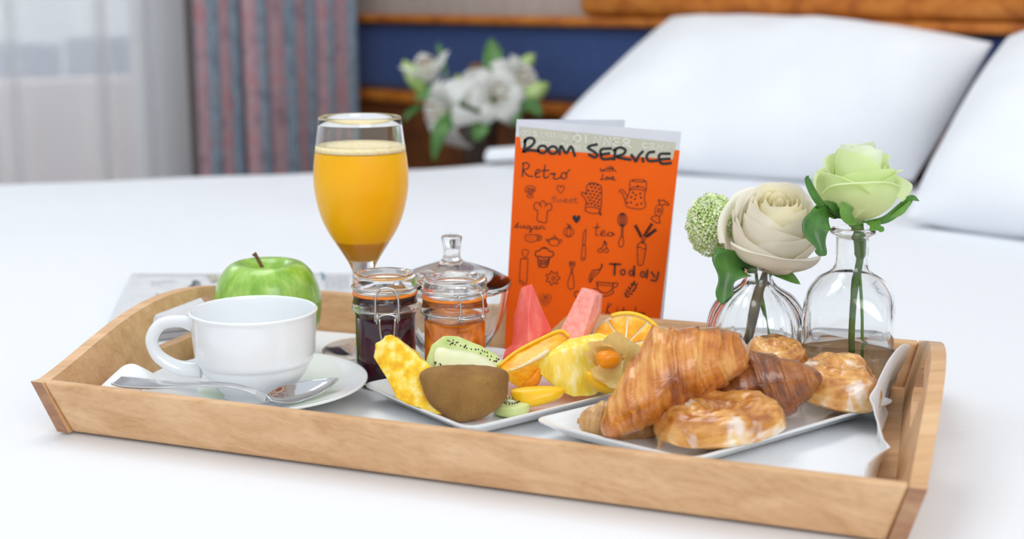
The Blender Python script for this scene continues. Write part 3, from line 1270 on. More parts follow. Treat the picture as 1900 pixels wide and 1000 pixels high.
cbl, cbr = toz(ctl, dn_l, .007), toz(ctr, dn_r, .0015)
card = thing('menu_card', (cbl+cbr)/2, 'folded orange and white room service card standing behind the tray', 'card')
th = Vector((0, .0005, 0))
build('front_leaf', hexa([cbl, cbr, cbr+th, cbl+th, ctl, ctr, ctr+th, ctl+th]), M['card_white'], card, smooth=False)
bt = Q(1159, 222.5, 1.118); bb = bt+(cbl-ctl)
bb.z = max(bb.z, .002)
th2 = Vector((.0003, .0004, 0))
build('back_leaf', hexa([cbl+th, bb, bb+th2, cbl+th+th2, ctl+th, bt, bt+th2, ctl+th+th2]), M['card_white'], card, smooth=False)


def c1(x, y): return (940+x/5.588, 210+y/5.588)
def c2(x, y): return (930+x/5.758, 300+y/5.758)
def c3(x, y): return (930+x/5.758, 440+y/5.758)


def mid(a, b, t): return a+(b-a)*t


lo_l, lo_r = cbl+Vector((0, -.0002, .0005)), cbr+Vector((0, -.0002, .0005))
pr = CP_(.0002)
og = G()
q = [pr(*c1(96, 243)), pr(*c1(1796, 386))]
side_r = (cbr+(ctr-cbr)*0)+Vector((-.003, -.0002, .0005))
og.add([q[0], q[1], side_r, lo_l+Vector((.0002, 0, 0))], [(0, 1, 2, 3)])
build('orange_print', og, M['card_orange'], card, smooth=False)
pr2 = CP_(.0004)
bg_ = G(); bg_.add([pr2(*c1(*p)) for p in ((128, 138), (1757, 305), (1722, 478), (150, 358))], [(0, 1, 2, 3)])
build('beige_band', bg_, M['card_beige'], card, smooth=False)

UP = {  # upright stroke letters in a unit box, y down
 'D': [[(0, 0), (0, 1)], [(0, 0), (.6, .15), (.8, .5), (.6, .85), (0, 1)]], 'E': [[(.7, 0), (0, 0), (0, 1), (.75, 1)], [(0, .5), (.6, .5)]],
 'S': [[(.7, .08), (.3, 0), (.05, .25), (.6, .6), (.6, .9), (.05, .95)]], 'A': [[(0, 1), (.4, 0), (.8, 1)], [(.15, .65), (.65, .65)]],
 'Y': [[(0, 0), (.05, .45), (.6, .5)], [(.65, 0), (.6, 1)]], 'U': [[(0, 0), (.05, .9), (.6, .9), (.7, 0)]], 'N': [[(0, 1), (.05, 0), (.7, 1), (.75, 0)]],
 'O': [[(.4, 0), (.05, .4), (.3, 1), (.75, .6), (.4, 0)]], 'I': [[(.2, 0), (.2, 1)]], 'R': [[(0, 1), (0, 0), (.6, .1), (.6, .45), (0, .5), (.8, 1)]],
 'C': [[(.7, .1), (.2, .1), (.05, .6), (.3, 1), (.75, .9)]], 'L': [[(0, 0), (0, 1), (.6, 1)]], 'H': [[(0, 0), (0, 1)], [(.6, 0), (.6, 1)], [(0, .5), (.6, .5)]],
 'M': [[(0, 1), (.1, 0), (.4, .7), (.7, 0), (.85, 1)]]}
pale = G()
pr3 = CP_(.0006)


def word(g, s, x0, y0, cw, h, slope, wpx, conv):
    for i, ch in enumerate(s):
        if ch == ' ': continue
        for st in UP[ch]:
            pts = [conv(x0+(i+p[0]*.85)*cw, y0+p[1]*h+slope*((i+p[0])*cw)) for p in st]
            ribbon(g, pts, wpx, pr3, smooth=len(pts) > 4 or ch in 'DR', k=3)


word(pale, 'DESAYUNO', 152, 175, 62, 52, .09, 1.6, c1)
word(pale, 'DINNER', 700, 215, 103, 78, .10, 2.4, c1)
word(pale, 'CENA', 1405, 305, 80, 52, .10, 1.6, c1)
word(pale, 'LUNCH', 205, 280, 55, 48, .09, 1.5, c1)
word(pale, 'COMIDA', 560, 312, 62, 48, .09, 1.5, c1)
build('pale_lettering', pale, M['card_pale'], card, smooth=False)
pr4 = CP_(.0008)
mk = G()


def ell(cx, cy, rx, ry, rot=0, n=14):
    return [(cx+rx*math.cos(a)*math.cos(rot)-ry*math.sin(a)*math.sin(rot), cy+rx*math.cos(a)*math.sin(rot)+ry*math.sin(a)*math.cos(rot)) for a in [2*pi*i/n for i in range(n)]]


for st in ([(192, 275), (190, 330), (175, 400)], [(185, 300), (215, 262), (262, 258), (290, 290), (262, 335), (205, 372)], [(176, 398), (240, 385), (330, 392)],
           [(548, 425), (565, 340), (618, 415), (668, 345), (708, 442)], [(935, 325), (870, 338), (845, 360), (900, 395), (940, 430), (915, 458), (855, 430)],
           [(1082, 366), (985, 375), (975, 430), (1000, 475), (1095, 470)], [(985, 428), (1065, 416)], [(1128, 385), (1120, 440), (1115, 480)],
           [(1108, 385), (1175, 355), (1232, 382), (1210, 425), (1140, 450), (1210, 470), (1285, 482)], [(1295, 432), (1318, 465), (1342, 498), (1372, 440), (1412, 398)],
           [(1410, 470), (1416, 502)], [(1530, 400), (1475, 410), (1452, 455), (1480, 495), (1558, 492)], [(1692, 420), (1592, 425), (1582, 480), (1612, 522), (1702, 518)], [(1600, 478), (1690, 472)]):
    ribbon(mk, [c1(*p) for p in st], 5.0, pr4, k=5)
for e in (ell(372, 375, 44, 38), ell(480, 383, 44, 38)):
    ribbon(mk, [c1(*p) for p in e], 4.8, pr4, closed=True)
build('title_lettering', mk, M['ink'], card, smooth=False)
dr_, ib, isp = G(), G(), G()


def S(conv, lst, w=1.3, g=None, closed=False, k=4, smooth=True):
    for st in lst: ribbon(g or dr_, [conv(*p) for p in st], w, pr4, closed, k, smooth)


def dots(conv, lst, r, g=None):
    for x, y in lst: fillp(g or dr_, [conv(*p) for p in ell(x, y, r, r, n=7)], pr4, False)


def heart(cx, cy, s): return [(cx, cy+s), (cx-s*.95, cy-s*.2), (cx-s*.75, cy-s*.8), (cx-s*.25, cy-s*.85), (cx, cy-s*.35), (cx+s*.3, cy-s*.85), (cx+s*.8, cy-s*.75), (cx+s*.9, cy-s*.1)]


S(c2, [[(238, 15), (232, 90), (224, 160)], [(228, 22), (270, 10), (300, 40), (280, 75), (235, 90), (285, 148), (335, 158)], [(365, 130), (405, 115), (410, 90), (385, 85), (365, 130), (375, 165), (415, 160)],
       [(470, 35), (455, 140), (470, 175), (505, 158)], [(430, 97), (512, 92)], [(520, 138), (545, 122), (552, 135), (578, 125), (560, 165), (580, 187), (640, 165)], [(690, 130), (730, 85)]], 2.0)
S(c2, [ell(670, 150, 30, 33)], 2.0, closed=True)
S(c2, [[(1060, 70), (1070, 105), (1090, 80), (1100, 105), (1120, 70)], [(1132, 75), (1132, 105)], [(1135, 52), (1140, 56)], [(1165, 45), (1155, 105)], [(1140, 72), (1190, 66)], [(1192, 50), (1182, 105)], [(1183, 88), (1200, 76), (1210, 100), (1230, 100)],
       [(1085, 130), (1075, 180), (1060, 195), (1080, 185), (1110, 192)], [(1145, 165), (1160, 190), (1175, 160)], [(1185, 180), (1205, 170), (1195, 160), (1183, 180), (1195, 196), (1225, 190)]], 1.5)
S(c2, [ell(1130, 177, 12, 13)], 1.5, closed=True)
S(c2, [[(255, 310), (265, 270), (310, 255), (360, 275), (362, 310), (345, 325), (340, 300), (310, 285), (285, 300), (280, 325), (265, 325), (255, 310)], [(285, 300), (290, 345), (275, 365), (285, 382), (335, 380), (342, 365), (330, 345), (335, 300)], [(305, 300), (305, 365)], [(318, 300), (318, 365)], [(275, 290), (300, 275)], [(340, 285), (350, 300)]], 1.2, ib)
S(c2, [heart(636, 292, 42)], 1.3, ib, closed=True)
S(c2, [[(585, 378), (555, 375), (545, 388), (575, 405), (565, 425), (538, 420)], [(595, 395), (610, 435), (635, 400), (650, 435), (672, 400)], [(680, 420), (705, 410), (695, 395), (680, 410), (685, 435), (715, 432)], [(730, 420), (757, 412), (745, 397), (730, 412), (735, 437), (765, 435)],
       [(790, 380), (785, 425), (800, 442), (822, 432)], [(770, 402), (815, 400)]], 1.4, isp)
S(c2, [[(390, 520), (355, 505), (355, 450), (390, 435), (415, 460), (425, 430), (450, 420), (475, 445), (480, 460), (510, 445), (540, 465), (535, 510), (495, 525)], [(390, 520), (387, 570), (385, 625), (430, 645), (480, 650), (488, 590), (495, 525)], [(415, 460), (428, 482)], [(480, 460), (470, 482)]], 1.3)
S(c2, [[(900, 485), (905, 410), (860, 350), (865, 325), (910, 335), (915, 260), (960, 225), (1030, 240), (1070, 275), (1070, 440), (1055, 540)], [(1055, 540), (1070, 572), (1052, 562), (1050, 545)]], 1.4)
S(c2, [ell(976, 518, 82, 34, .15)], 1.3, closed=True)
for x, y in ((965, 272), (1005, 280), (1045, 292), (935, 310), (975, 315), (1018, 320), (1055, 335), (910, 345), (953, 345), (995, 352), (1035, 365), (932, 382), (972, 385), (1015, 392), (1048, 408), (950, 412), (990, 425), (1032, 438), (928, 448), (965, 450), (1003, 462), (1040, 475), (990, 243), (950, 243), (1030, 252)):
    fillp(dr_, [c2(*p) for p in heart(x, y, 13)], pr4, False)
S(c2, [[(1375, 300), (1350, 380), (1325, 420), (1345, 480), (1420, 500), (1500, 505), (1545, 470), (1530, 400), (1540, 310)], [(1375, 300), (1400, 275), (1460, 265), (1520, 275), (1545, 310), (1460, 292), (1375, 300)], [(1370, 300), (1375, 250), (1380, 205), (1415, 198)],
       [(1415, 190), (1520, 195), (1530, 215), (1410, 210), (1415, 190)], [(1525, 205), (1550, 215), (1552, 260), (1550, 300)], [(1350, 370), (1300, 300), (1265, 305), (1265, 320), (1290, 330), (1325, 415)]], 1.4, ib)
dots(c2, ((1410, 330), (1485, 340), (1437, 357), (1390, 380), (1492, 383), (1430, 400), (1347, 437), (1387, 437), (1497, 447), (1450, 460), (1460, 262)), 11)
S(c2, [ell(1685, 520, 42, 62, .15), ell(1688, 522, 20, 24)], 1.3, ib, closed=True)
dots(c2, ((1688, 522),), 8)
S(c2, [[(1700, 465), (1680, 405), (1710, 418), (1740, 408), (1755, 432), (1780, 435), (1790, 465), (1740, 455), (1718, 470)], [(1660, 575), (1600, 600), (1640, 640), (1660, 655), (1700, 650), (1690, 620), (1690, 580)]], 1.4)
fillp(dr_, [c2(*p) for p in heart(805, 612, 44)], pr4)
S(c2, [[(140, 700), (185, 650), (165, 680), (188, 698), (150, 705)], [(205, 680), (215, 710), (245, 680), (250, 710), (265, 705)], [(308, 690), (325, 740), (305, 757), (310, 735), (345, 705)], [(382, 690), (385, 720), (405, 715)], [(410, 690), (420, 720), (425, 695), (450, 690), (455, 720), (472, 715)]], 1.6, ib)
S(c2, [ell(290, 700, 18, 15), ell(365, 705, 17, 15)], 1.5, ib, closed=True)
S(c2, [[(260, 780), (390, 780)], [(260, 780), (260, 835), (300, 855), (350, 855), (385, 830), (390, 780)], [(392, 790), (425, 790), (430, 825), (400, 845), (385, 835)], [(392, 805), (410, 805), (408, 825), (390, 825)],
       [(515, 830), (510, 860), (535, 895), (600, 895), (615, 865), (605, 825), (560, 812), (515, 830)], [(515, 830), (605, 825)], [(560, 790), (575, 790), (575, 810), (560, 810)], [(510, 860), (480, 840), (490, 825), (512, 845)], [(612, 850), (635, 830), (648, 850), (620, 875)]], 1.3, ib)
dots(c2, ((285, 805), (310, 805), (340, 805), (365, 800), (300, 830), (335, 830)), 5)
S(c2, [ell(722, 752, 53, 50), ell(722, 754, 22, 48)], 1.3, ib, closed=True)
S(c2, [[(715, 702), (722, 682), (702, 665)], [(735, 705), (742, 692), (730, 675)]], 1.4)
S(c2, [[(905, 720), (880, 760), (872, 830), (875, 892)], [(905, 720), (903, 800), (895, 892)]], 1.4, ib)
S(c3, [[(870, 90), (855, 220), (865, 245), (885, 245), (898, 215), (900, 150), (898, 92), (870, 90)]], 1.4, ib)
dots(c3, ((877, 222),), 8)
S(c2, [[(1030, 660), (1010, 770), (1035, 790)], [(988, 705), (1052, 700)], [(1060, 775), (1105, 755), (1100, 735), (1075, 745), (1065, 785), (1110, 790), (1140, 775)], [(1195, 755), (1190, 785), (1215, 775)]], 1.7, ib)
S(c2, [ell(1165, 775, 27, 20)], 1.6, ib, closed=True)
S(c2, [ell(1295, 620, 50, 70), ell(1295, 620, 28, 69), ell(1295, 620, 9, 68)], 1.3, closed=True)
S(c2, [[(1288, 690), (1285, 800)], [(1303, 690), (1300, 800)], [(1280, 800), (1255, 860), (1260, 900), (1280, 912), (1300, 895), (1308, 850), (1297, 800)]], 1.3)
S(c2, [[(1500, 865), (1495, 790), (1445, 700)], [(1512, 868), (1530, 780), (1595, 680)], [(1520, 868), (1560, 790), (1640, 735)]], 1.3)
for a, b in (((1495, 800), (1440, 695)), ((1530, 790), (1600, 680)), ((1555, 800), (1640, 735))):
    for i in range(5):
        t = i/4
        x, y = a[0]+(b[0]-a[0])*t, a[1]+(b[1]-a[1])*t
        for sgn in (-1, 1):
            an = math.atan2(b[1]-a[1], b[0]-a[0])+sgn*.7
            S(c2, [ell(x+10*math.cos(an), y+10*math.sin(an), 12, 6, an, 8)], 1.3, closed=True, k=2)
S(c3, [[(1460, 75), (1480, 60), (1520, 62), (1548, 85), (1545, 120), (1530, 210), (1510, 290), (1480, 300), (1460, 280), (1455, 120), (1460, 75)], [(1460, 105), (1495, 110)], [(1510, 125), (1540, 125)]], 1.4)
dots(c3, ((1497, 147), (1515, 180), (1475, 190), (1500, 220), (1483, 255)), 5)
S(c3, [ell(1058, 143, 24, 22), ell(1122, 143, 24, 22)], 1.3, closed=True)
S(c3, [[(1068, 120), (1095, 80), (1100, 40)], [(1125, 120), (1120, 80), (1100, 40)], [(1100, 40), (1125, 65), (1122, 90)]], 1.3)
S(c3, [[(250, 220), (225, 170), (230, 140), (258, 132), (285, 140), (290, 165), (265, 220)], [(210, 230), (285, 230)], [(285, 230), (280, 360), (272, 492)], [(210, 230), (200, 350), (195, 478)], [(195, 465), (230, 468), (240, 500)], [(195, 478), (225, 505), (272, 492)]], 1.3, ib)
S(c3, [[(390, 210), (365, 190), (375, 150), (410, 145), (430, 120), (490, 120), (515, 150), (550, 155), (560, 190), (520, 215), (480, 210), (455, 220), (420, 205), (390, 210)], [(390, 215), (397, 270), (405, 315)], [(405, 315), (450, 322), (490, 318)], [(490, 318), (505, 270), (518, 215)], [(415, 235), (422, 300)], [(437, 240), (442, 295)], [(462, 240), (462, 295)], [(485, 238), (480, 295)], [(505, 235), (497, 290)], [(445, 120), (460, 108), (475, 122)]], 1.8)
S(c3, [[(552+(62+16*math.cos(7*a))*math.cos(a), 437+(62+16*math.cos(7*a))*math.sin(a)) for a in [2*pi*i/42 for i in range(42)]], ell(558, 440, 18, 18)], 1.3, closed=True, k=2)
S(c3, [[(730, 265), (735, 310), (750, 325), (745, 380)], [(787, 265), (785, 305), (765, 325), (762, 380)], [(735, 262), (742, 262), (745, 300)], [(757, 262), (757, 300)], [(772, 262), (770, 300)], [(745, 385), (720, 450), (712, 530), (740, 555), (775, 540), (778, 480), (762, 385), (745, 385)]], 1.4, ib)
S(c3, [[(1075, 285), (1065, 330), (1030, 350), (980, 355), (945, 420), (940, 470), (955, 480), (985, 430), (1030, 390), (1065, 335), (1080, 300), (1075, 285)], [(958, 460), (975, 400), (1010, 370)]], 1.5)
S(c3, [[(1160, 287), (1275, 292)], [(1213, 292), (1207, 402)], [(1420, 310), (1418, 415)], [(1562, 352), (1552, 435)], [(1605, 372), (1640, 425)], [(1682, 375), (1655, 462), (1600, 458)]], 3.6, ib)
S(c3, [ell(1300, 375, 24, 28), ell(1388, 382, 20, 26), ell(1512, 397, 22, 28)], 3.0, ib, closed=True)
S(c3, [[(1165, 279), (1275, 284)], [(1222, 300), (1218, 408)], [(1427, 305), (1426, 418)], [(1570, 352), (1561, 437)]], 1.0)
S(c3, [[(1020, 480), (1205, 492)], [(1020, 485), (1035, 555), (1080, 590), (1130, 595), (1180, 560), (1200, 495)], [(1205, 490), (1242, 488), (1240, 520), (1192, 545)], [(1020, 550), (985, 558), (960, 570)], [(1190, 565), (1200, 590), (1140, 625), (1080, 630)], [(830, 580), (790, 585), (785, 620), (812, 650)]], 1.5)
S(c3, [[(1030, 500), (1045, 520), (1060, 502), (1075, 522), (1090, 505), (1105, 522), (1120, 505), (1135, 525), (1150, 508), (1165, 525), (1188, 508)]], 1.2, smooth=False)
S(c3, [[(1325, 632), (1380, 560), (1420, 468)]], 1.3)
for x, y, an, l in ((1422, 495, -1.35, 30), (1445, 510, -1.0, 26), (1395, 510, -1.8, 26), (1430, 548, -.6, 26), (1368, 545, -2.0, 26), (1410, 575, -.4, 26), (1345, 575, -1.9, 26), (1385, 607, -.1, 26), (1325, 605, -1.9, 22), (1350, 635, .1, 26)):
    fillp(dr_, [c3(*p) for p in ell(x, y, l, 8, an, 8)], pr4, False)
for s in (66, 42, 20):
    S(c3, [heart(474, 668, s)], 1.2, isp, closed=True)
S(c3, [[(1145, 700), (1132, 765), (1120, 825)], [(1182, 710), (1130, 772), (1170, 822), (1225, 830)], [(1240, 770), (1232, 825), (1250, 837), (1275, 825)], [(1310, 745), (1300, 835), (1328, 837)], [(1285, 780), (1350, 790)], [(1392, 802), (1368, 810), (1370, 838), (1400, 835)], [(1440, 745), (1420, 840)], [(1422, 815), (1440, 800), (1450, 838)], [(1470, 825), (1492, 812), (1478, 802), (1468, 825), (1490, 842)], [(1505, 845), (1510, 810), (1530, 815), (1535, 850)]], 1.5)
dots(c3, ((1243, 748),), 6)
build('black_drawings', dr_, M['ink'], card, smooth=False)
build('brown_drawings', ib, M['ink_brown'], card, smooth=False)
build('sepia_drawings', isp, M['ink_sepia'], card, smooth=False)

# ------------------------------------------------------------------ plates
def plate(name, corners, rim_z, lab, r=.012):
    """four outer rim corners (front, right, back, left)"""
    cen = sum(corners, Vector())/4

    def ringpts(scale_in, z):
        out = []
        n = len(corners)
        for i in range(n):
            p, a, b = corners[i], corners[i-1], corners[(i+1) % n]
            da, db = (a-p).normalized(), (b-p).normalized()
            inn = (da+db)
            q = p+inn*scale_in
            rr = max(.002, r-scale_in*.3)
            A, B = q+da*rr, q+db*rr
            for j in range(7):
                t = j/6
                w = A*(1-t)**2+q*2*t*(1-t)+B*t*t
                out.append(Vector((w.x, w.y, z)))
        return out
    levels = [(.020, Z0+.0003), (.017, Z0+.0003), (.012, Z0+.003), (.003, rim_z-.003), (.0, rim_z-.001), (.0, rim_z), (.0015, rim_z+.0002), (.005, rim_z-.0025), (.012, rim_z-.0075), (.018, Z0+.0045), (.030, Z0+.0042)]
    vs, rows = [], []
    for s, z in levels:
        rp = ringpts(s, z)
        rows.append(list(range(len(vs), len(vs)+len(rp)))); vs += rp
    fs = [tuple(rows[0])[::-1], tuple(rows[-1])]
    for a, b in zip(rows, rows[1:]):
        m = len(a)
        for i in range(m):
            j = (i+1) % m
            fs.append((a[i], a[j], b[j], b[i]))
    o = build(name, G().add(vs, fs), M['porcelain'], auto=60)
    return tag(o, lab, 'plate')


rz = Z0+.0125
fB, fL = P(868, 795, rz), P(668, 712, rz)
dLB = (fB-fL)
fR = fB+Vector((-dLB.y, dLB.x, 0)).normalized()*.135
fBk = fR-dLB
plate('fruit_plate', [fB, fR, fBk, fL], rz, 'square white plate holding the cut fruit')
gB, gL, gR = P(1282, 853, rz), P(985, 778, rz), P(1668, 742, rz)
gBk = gR+(gL-gB)
plate('pastry_plate', [gB, gR, gBk, gL], rz, 'oblong white plate holding croissants and pastries')

# ------------------------------------------------------------------ fruit
def fruitmat(name, stops, scale, rough=.3, vs=(1, 1, 1), rot=(0, 0, 0), bs=.2, dist=0., sss=.25, rad=(.006, .004, .001)):
    return nmat(name, stops, scale, rough, vs, rot, bs=bs, bd=.0008, dist=dist, sss=sss, sssr=rad, coat=.12, spec=.35)


M['pine'] = fruitmat('pineapple_flesh', [(.32, (.84, .42, .01)), (.48, (.93, .62, .02)), (.64, (.97, .80, .28))], 150, .3, bs=.4)
M['pine_streak'] = fruitmat('pineapple_fibres', [(.3, (.88, .58, .03)), (.5, (.92, .70, .07)), (.68, (.93, .82, .40))], 1.3, .35, vs=(190, 190, 22), bs=.3)
M['pine_pale'] = fruitmat('pineapple_core', [(.35, (.82, .70, .28)), (.65, (.88, .80, .46))], 80, .4)
M['melon'] = fruitmat('watermelon_flesh', [(.3, (.74, .075, .06)), (.5, (.84, .14, .11)), (.7, (.90, .30, .24))], 60, .3, vs=(1, 1, .4), bs=.3)
M['melon_pale'] = fruitmat('watermelon_cut', [(.3, (.86, .25, .20)), (.6, (.90, .38, .32))], 300, .35, bs=.3)
M['orange_flesh'] = fruitmat('orange_flesh', [(.3, (.88, .33, .01)), (.5, (.95, .45, .02)), (.75, (.98, .62, .10))], 1.5, .22, vs=(90, 90, 160), bs=.3)
M['orange_skin'] = fruitmat('orange_peel', [(.3, (.90, .28, .01)), (.7, (.95, .36, .01))], 300, .4)
M['peel_edge'] = fruitmat('orange_zest', [(.3, (.95, .55, .02)), (.7, (.97, .62, .05))], 100, .4)
M['pith'] = fruitmat('pith', [(.3, (.90, .74, .45)), (.7, (.93, .86, .66))], 150, .5)
M['mango'] = fruitmat('mango_flesh', [(.3, (.92, .50, .01)), (.7, (.96, .60, .02))], 40, .28, bs=.1)
M['kiwi_green'] = fruitmat('kiwi_flesh', [(.3, (.50, .62, .20)), (.6, (.68, .76, .36))], 60, .3)
M['kiwi_core'] = fruitmat('kiwi_core', [(.3, (.74, .77, .45)), (.6, (.82, .84, .58))], 60, .35)
M['kiwi_seed'] = flat('kiwi_seed', (.012, .010, .012), .3)
M['physalis'] = fruitmat('physalis_berry', [(.3, (.93, .26, .01)), (.7, (.97, .36, .01))], 40, .18)
M['husk'] = nmat('papery_husk', [(.3, (.72, .48, .12)), (.55, (.84, .66, .26)), (.75, (.90, .78, .45))], 150, .6, vs=(1, 1, .3), bs=.5)
translucent(M['husk'], (.95, .80, .40), .4)


def kiwiskin():
    m, nt, b = newmat('kiwi_skin')
    v = coords(nt)
    f = noisen(nt, v, 1000, 3, .7)
    f2 = noisen(nt, v, 45, 3)
    c = ramp(nt, f2, [(.3, (.25, .115, .024)), (.55, (.34, .18, .042)), (.8, (.42, .26, .06))])
    d = ramp(nt, f, [(.35, (.72, .68, .62)), (.65, (1.0, 1.0, 1.0))])
    mx = nt.nodes.new('ShaderNodeMix'); mx.data_type = 'RGBA'; mx.blend_type = 'MULTIPLY'; mx.inputs[0].default_value = .8
    nt.links.new(c, mx.inputs[6]); nt.links.new(d, mx.inputs[7]); nt.links.new(mx.outputs[2], b.inputs['Base Color'])
    sset(b, rough=.8, sheen=.08)
    bump(nt, b, f, .35, .0008)
    return m


M['kiwi_skin'] = kiwiskin()
PT = Z0+.0045      # plate floor
QS = 1.02

# pineapple wedge in front of the berry jam
t = thing('pineapple_wedge', Q(800, 768, .868), 'bright yellow pineapple wedge leaning up in front of the dark jam jar', 'fruit', 'pineapple pieces')
fr = [(726, 619, .012), (698, 636, .012), (693, 664, .009), (735, 736, 0), (800, 770, -.006), (848, 764, -.006), (842, 715, -.002), (806, 690, .002), (768, 652, .008)]
refine(build('flesh', slab(fr, list(range(9)), .852, .020, .15, (6, -4)), M['pine'], t), 1, .0017, 230, .0012)

# kiwi half, brown skin to the front
t = thing('kiwi_half', Q(850, 785, .845), 'kiwi piece with brown fuzzy skin at the front corner of the fruit plate', 'fruit', 'kiwi pieces')
kp = [(779, 694), (800, 681), (835, 677), (885, 677), (925, 682), (942, 692), (943, 715), (938, 742), (915, 765), (880, 779), (850, 784), (822, 772), (795, 745), (782, 715)]
build('skin', puff(kp, .850, .013, .014, (858, 728), 16, power=1.9, disp=rough_disp(.0006, 140), tilt=.15), M['kiwi_skin'], t)

# long kiwi wedge behind
t = thing('kiwi_wedge', Q(860, 690, .89), 'long kiwi wedge with green flesh and black seeds, below the apricot jam', 'fruit', 'kiwi pieces')
kq = [(788, 672, 0), (800, 640, .003), (822, 622, .008), (850, 623, .010), (890, 640, .011), (922, 658, .011), (936, 676, .008), (925, 700, 0), (870, 712, -.006), (800, 700, -.004)]
refine(build('flesh', slab(kq, list(range(10)), .885, .014, .2, (0, 0)), M['kiwi_green'], t), 1, .0005, 90, .0012)
kc = [(804, 665, -.0022), (812, 645, .0010), (838, 648, .0035), (880, 655, .0055), (915, 672, .0062), (918, 690, .0002), (870, 700, -.0075), (815, 688, -.0062)]
build('core', puff([(a, b) for a, b, _ in kc], .8865, .004, .004, None, 8, tilt=.42, tiltx=.12), M['kiwi_core'], t)
sd = G()
rs = random.Random(5)


def seedg(px, py, Z, r=.00052):
    c = Q(px, py, Z)
    return lathe([(0, -r*1.3), (r*.8, -r*.6), (r, 0), (r*.7, r*.8), (0, r*1.5)], 8, c)


def fz(px, py): return .885+.42*(665-py)/F*.885+.12*(px-860)/F*.885-.0005
for i in range(34):
    u = rs.random()
    x = 833+u*92+rs.uniform(-3, 3); y = 634+u*36+rs.uniform(-4, 5)-4*math.sin(u*3)
    sd.merge(seedg(x, y, fz(x, y)-.0006))
for i in range(9):
    x = 806+rs.uniform(0, 26); y = 672+(x-806)*.45+rs.uniform(-3, 3)
    sd.merge(seedg(x, y, fz(x, y)-.0012))
build('seeds', sd, M['kiwi_seed'], t)['kind'] = 'stuff'

# kiwi slice lying flat at the front
t = thing('kiwi_slice', Q(950, 760, .87), 'pale green kiwi slice half hidden under the brown kiwi', 'fruit', 'kiwi pieces')
kc0 = Q(948, 748, .862)
kc0.z = PT+.001
build('flesh', lathe(smooth_prof([(0, 0), (.010, 0), (.0125, .002), (.0125, .006), (.0115, .0075), (0, .0078)], 2), 40, kc0, rf=lambda a, z, r: 1+.03*math.sin(3*a)), M['kiwi_green'], t)
build('core', lathe([(0, .0076), (.004, .0082), (0, .0086)], 20, kc0), M['kiwi_core'], t)
sd = G()
for i in range(22):
    a = 2*pi*i/22
    rr = .0062+rs.uniform(-.001, .001)
    r = .0006
    sd.merge(lathe([(0, -r), (r, 0), (0, r*1.4)], 6, kc0+Vector((rr*math.cos(a), rr*math.sin(a), .0081))))
build('seeds', sd, M['kiwi_seed'], t)['kind'] = 'stuff'

# watermelon
t = thing('watermelon_wedge', Q(980, 660, .915), 'pointed red watermelon wedge beside the glass sugar bowl', 'fruit', 'watermelon pieces')
w1 = [(967, 534, .010), (987, 526, .006), (1000, 560, .008), (1023, 612, .010), (1010, 640, .008), (960, 668, .0), (932, 668, .004), (936, 652, .006), (950, 640, .007), (953, 590, .010), (981, 640, -.004), (980, 580, .001)]
refine(build('flesh', slab(w1, list(range(10)), .905, .016, .1, (4, -3), [(0, 9, 11), (0, 11, 1), (9, 8, 10, 11), (8, 7, 6, 10), (6, 5, 10), (1, 11, 2), (11, 10, 3, 2), (10, 5, 4, 3)]), M['melon'], t), 1, .0004, 120, .0009)
t = thing('watermelon_wedge', Q(1060, 640, .92), 'blunt pink watermelon stick leaning over the orange piece', 'fruit', 'watermelon pieces')
w2 = [(1079, 533, .012), (1098, 537, .012), (1116, 546, .016), (1112, 580, .013), (1094, 622, .010), (1085, 650, 0), (1022, 652, 0), (1040, 612, .003), (1106, 548, .009), (1083, 622, .002), (1078, 650, -.002)]
refine(build('flesh', slab(w2, list(range(8)), .905, .013, .05, (5, -2), [(0, 7, 9, 8), (0, 8, 1), (1, 8, 2), (8, 9, 3, 2), (9, 4, 3), (9, 10, 5, 4), (7, 6, 10, 9)]), M['melon_pale'], t), 1, .0004, 160, .0009)

# orange piece in front
t = thing('orange_piece', Q(975, 718, .90), 'orange quarter lying behind the kiwi, peel edge uppermost', 'fruit', 'orange pieces')
ow = [(926, 681, .002), (958, 656, .006), (1000, 634, .010), (1036, 618, .013), (1054, 628, .012), (1012, 672, .006), (1004, 696, .004), (985, 717, .0), (962, 719, -.002), (940, 706, -.003), (928, 692, -.001),
      (1020, 652, .002), (985, 672, -.003), (948, 688, -.005)]
refine(build('flesh', slab(ow, list(range(11)), .886, .014, .1, (0, 0), [(0, 1, 12, 13), (1, 2, 11, 12), (2, 3, 4, 11), (0, 13, 10), (13, 9, 10), (13, 12, 8, 9), (12, 7, 8), (12, 11, 6, 7), (11, 4, 5, 6)]), M['orange_flesh'], t), 1, .0005, 170, .0010)
build('peel', tube(catmull([Q(*p) for p in ((924, 681, .889), (957, 654, .893), (1000, 631, .897), (1038, 615, .900), (1056, 625, .899))], 6), .0011, 10, flatn=2.0), M['peel_edge'], t)
build('pith', tube(catmull([Q(*p) for p in ((946, 688, .8808), (965, 681, .8815), (985, 671, .8825), (1003, 661, .8850), (1018, 651, .8875))], 6), [.0004]*5+[.0008]*6+[.0012]*6+[.0015]*6+[.001]*2, 8, flatn=1.6), M['pith'], t)
build('rind', puff([(962, 714), (985, 696), (1001, 680), (1006, 692), (1000, 712), (985, 722), (968, 723)], .889, .0065, .006, None, 7), M['orange_skin'], t)


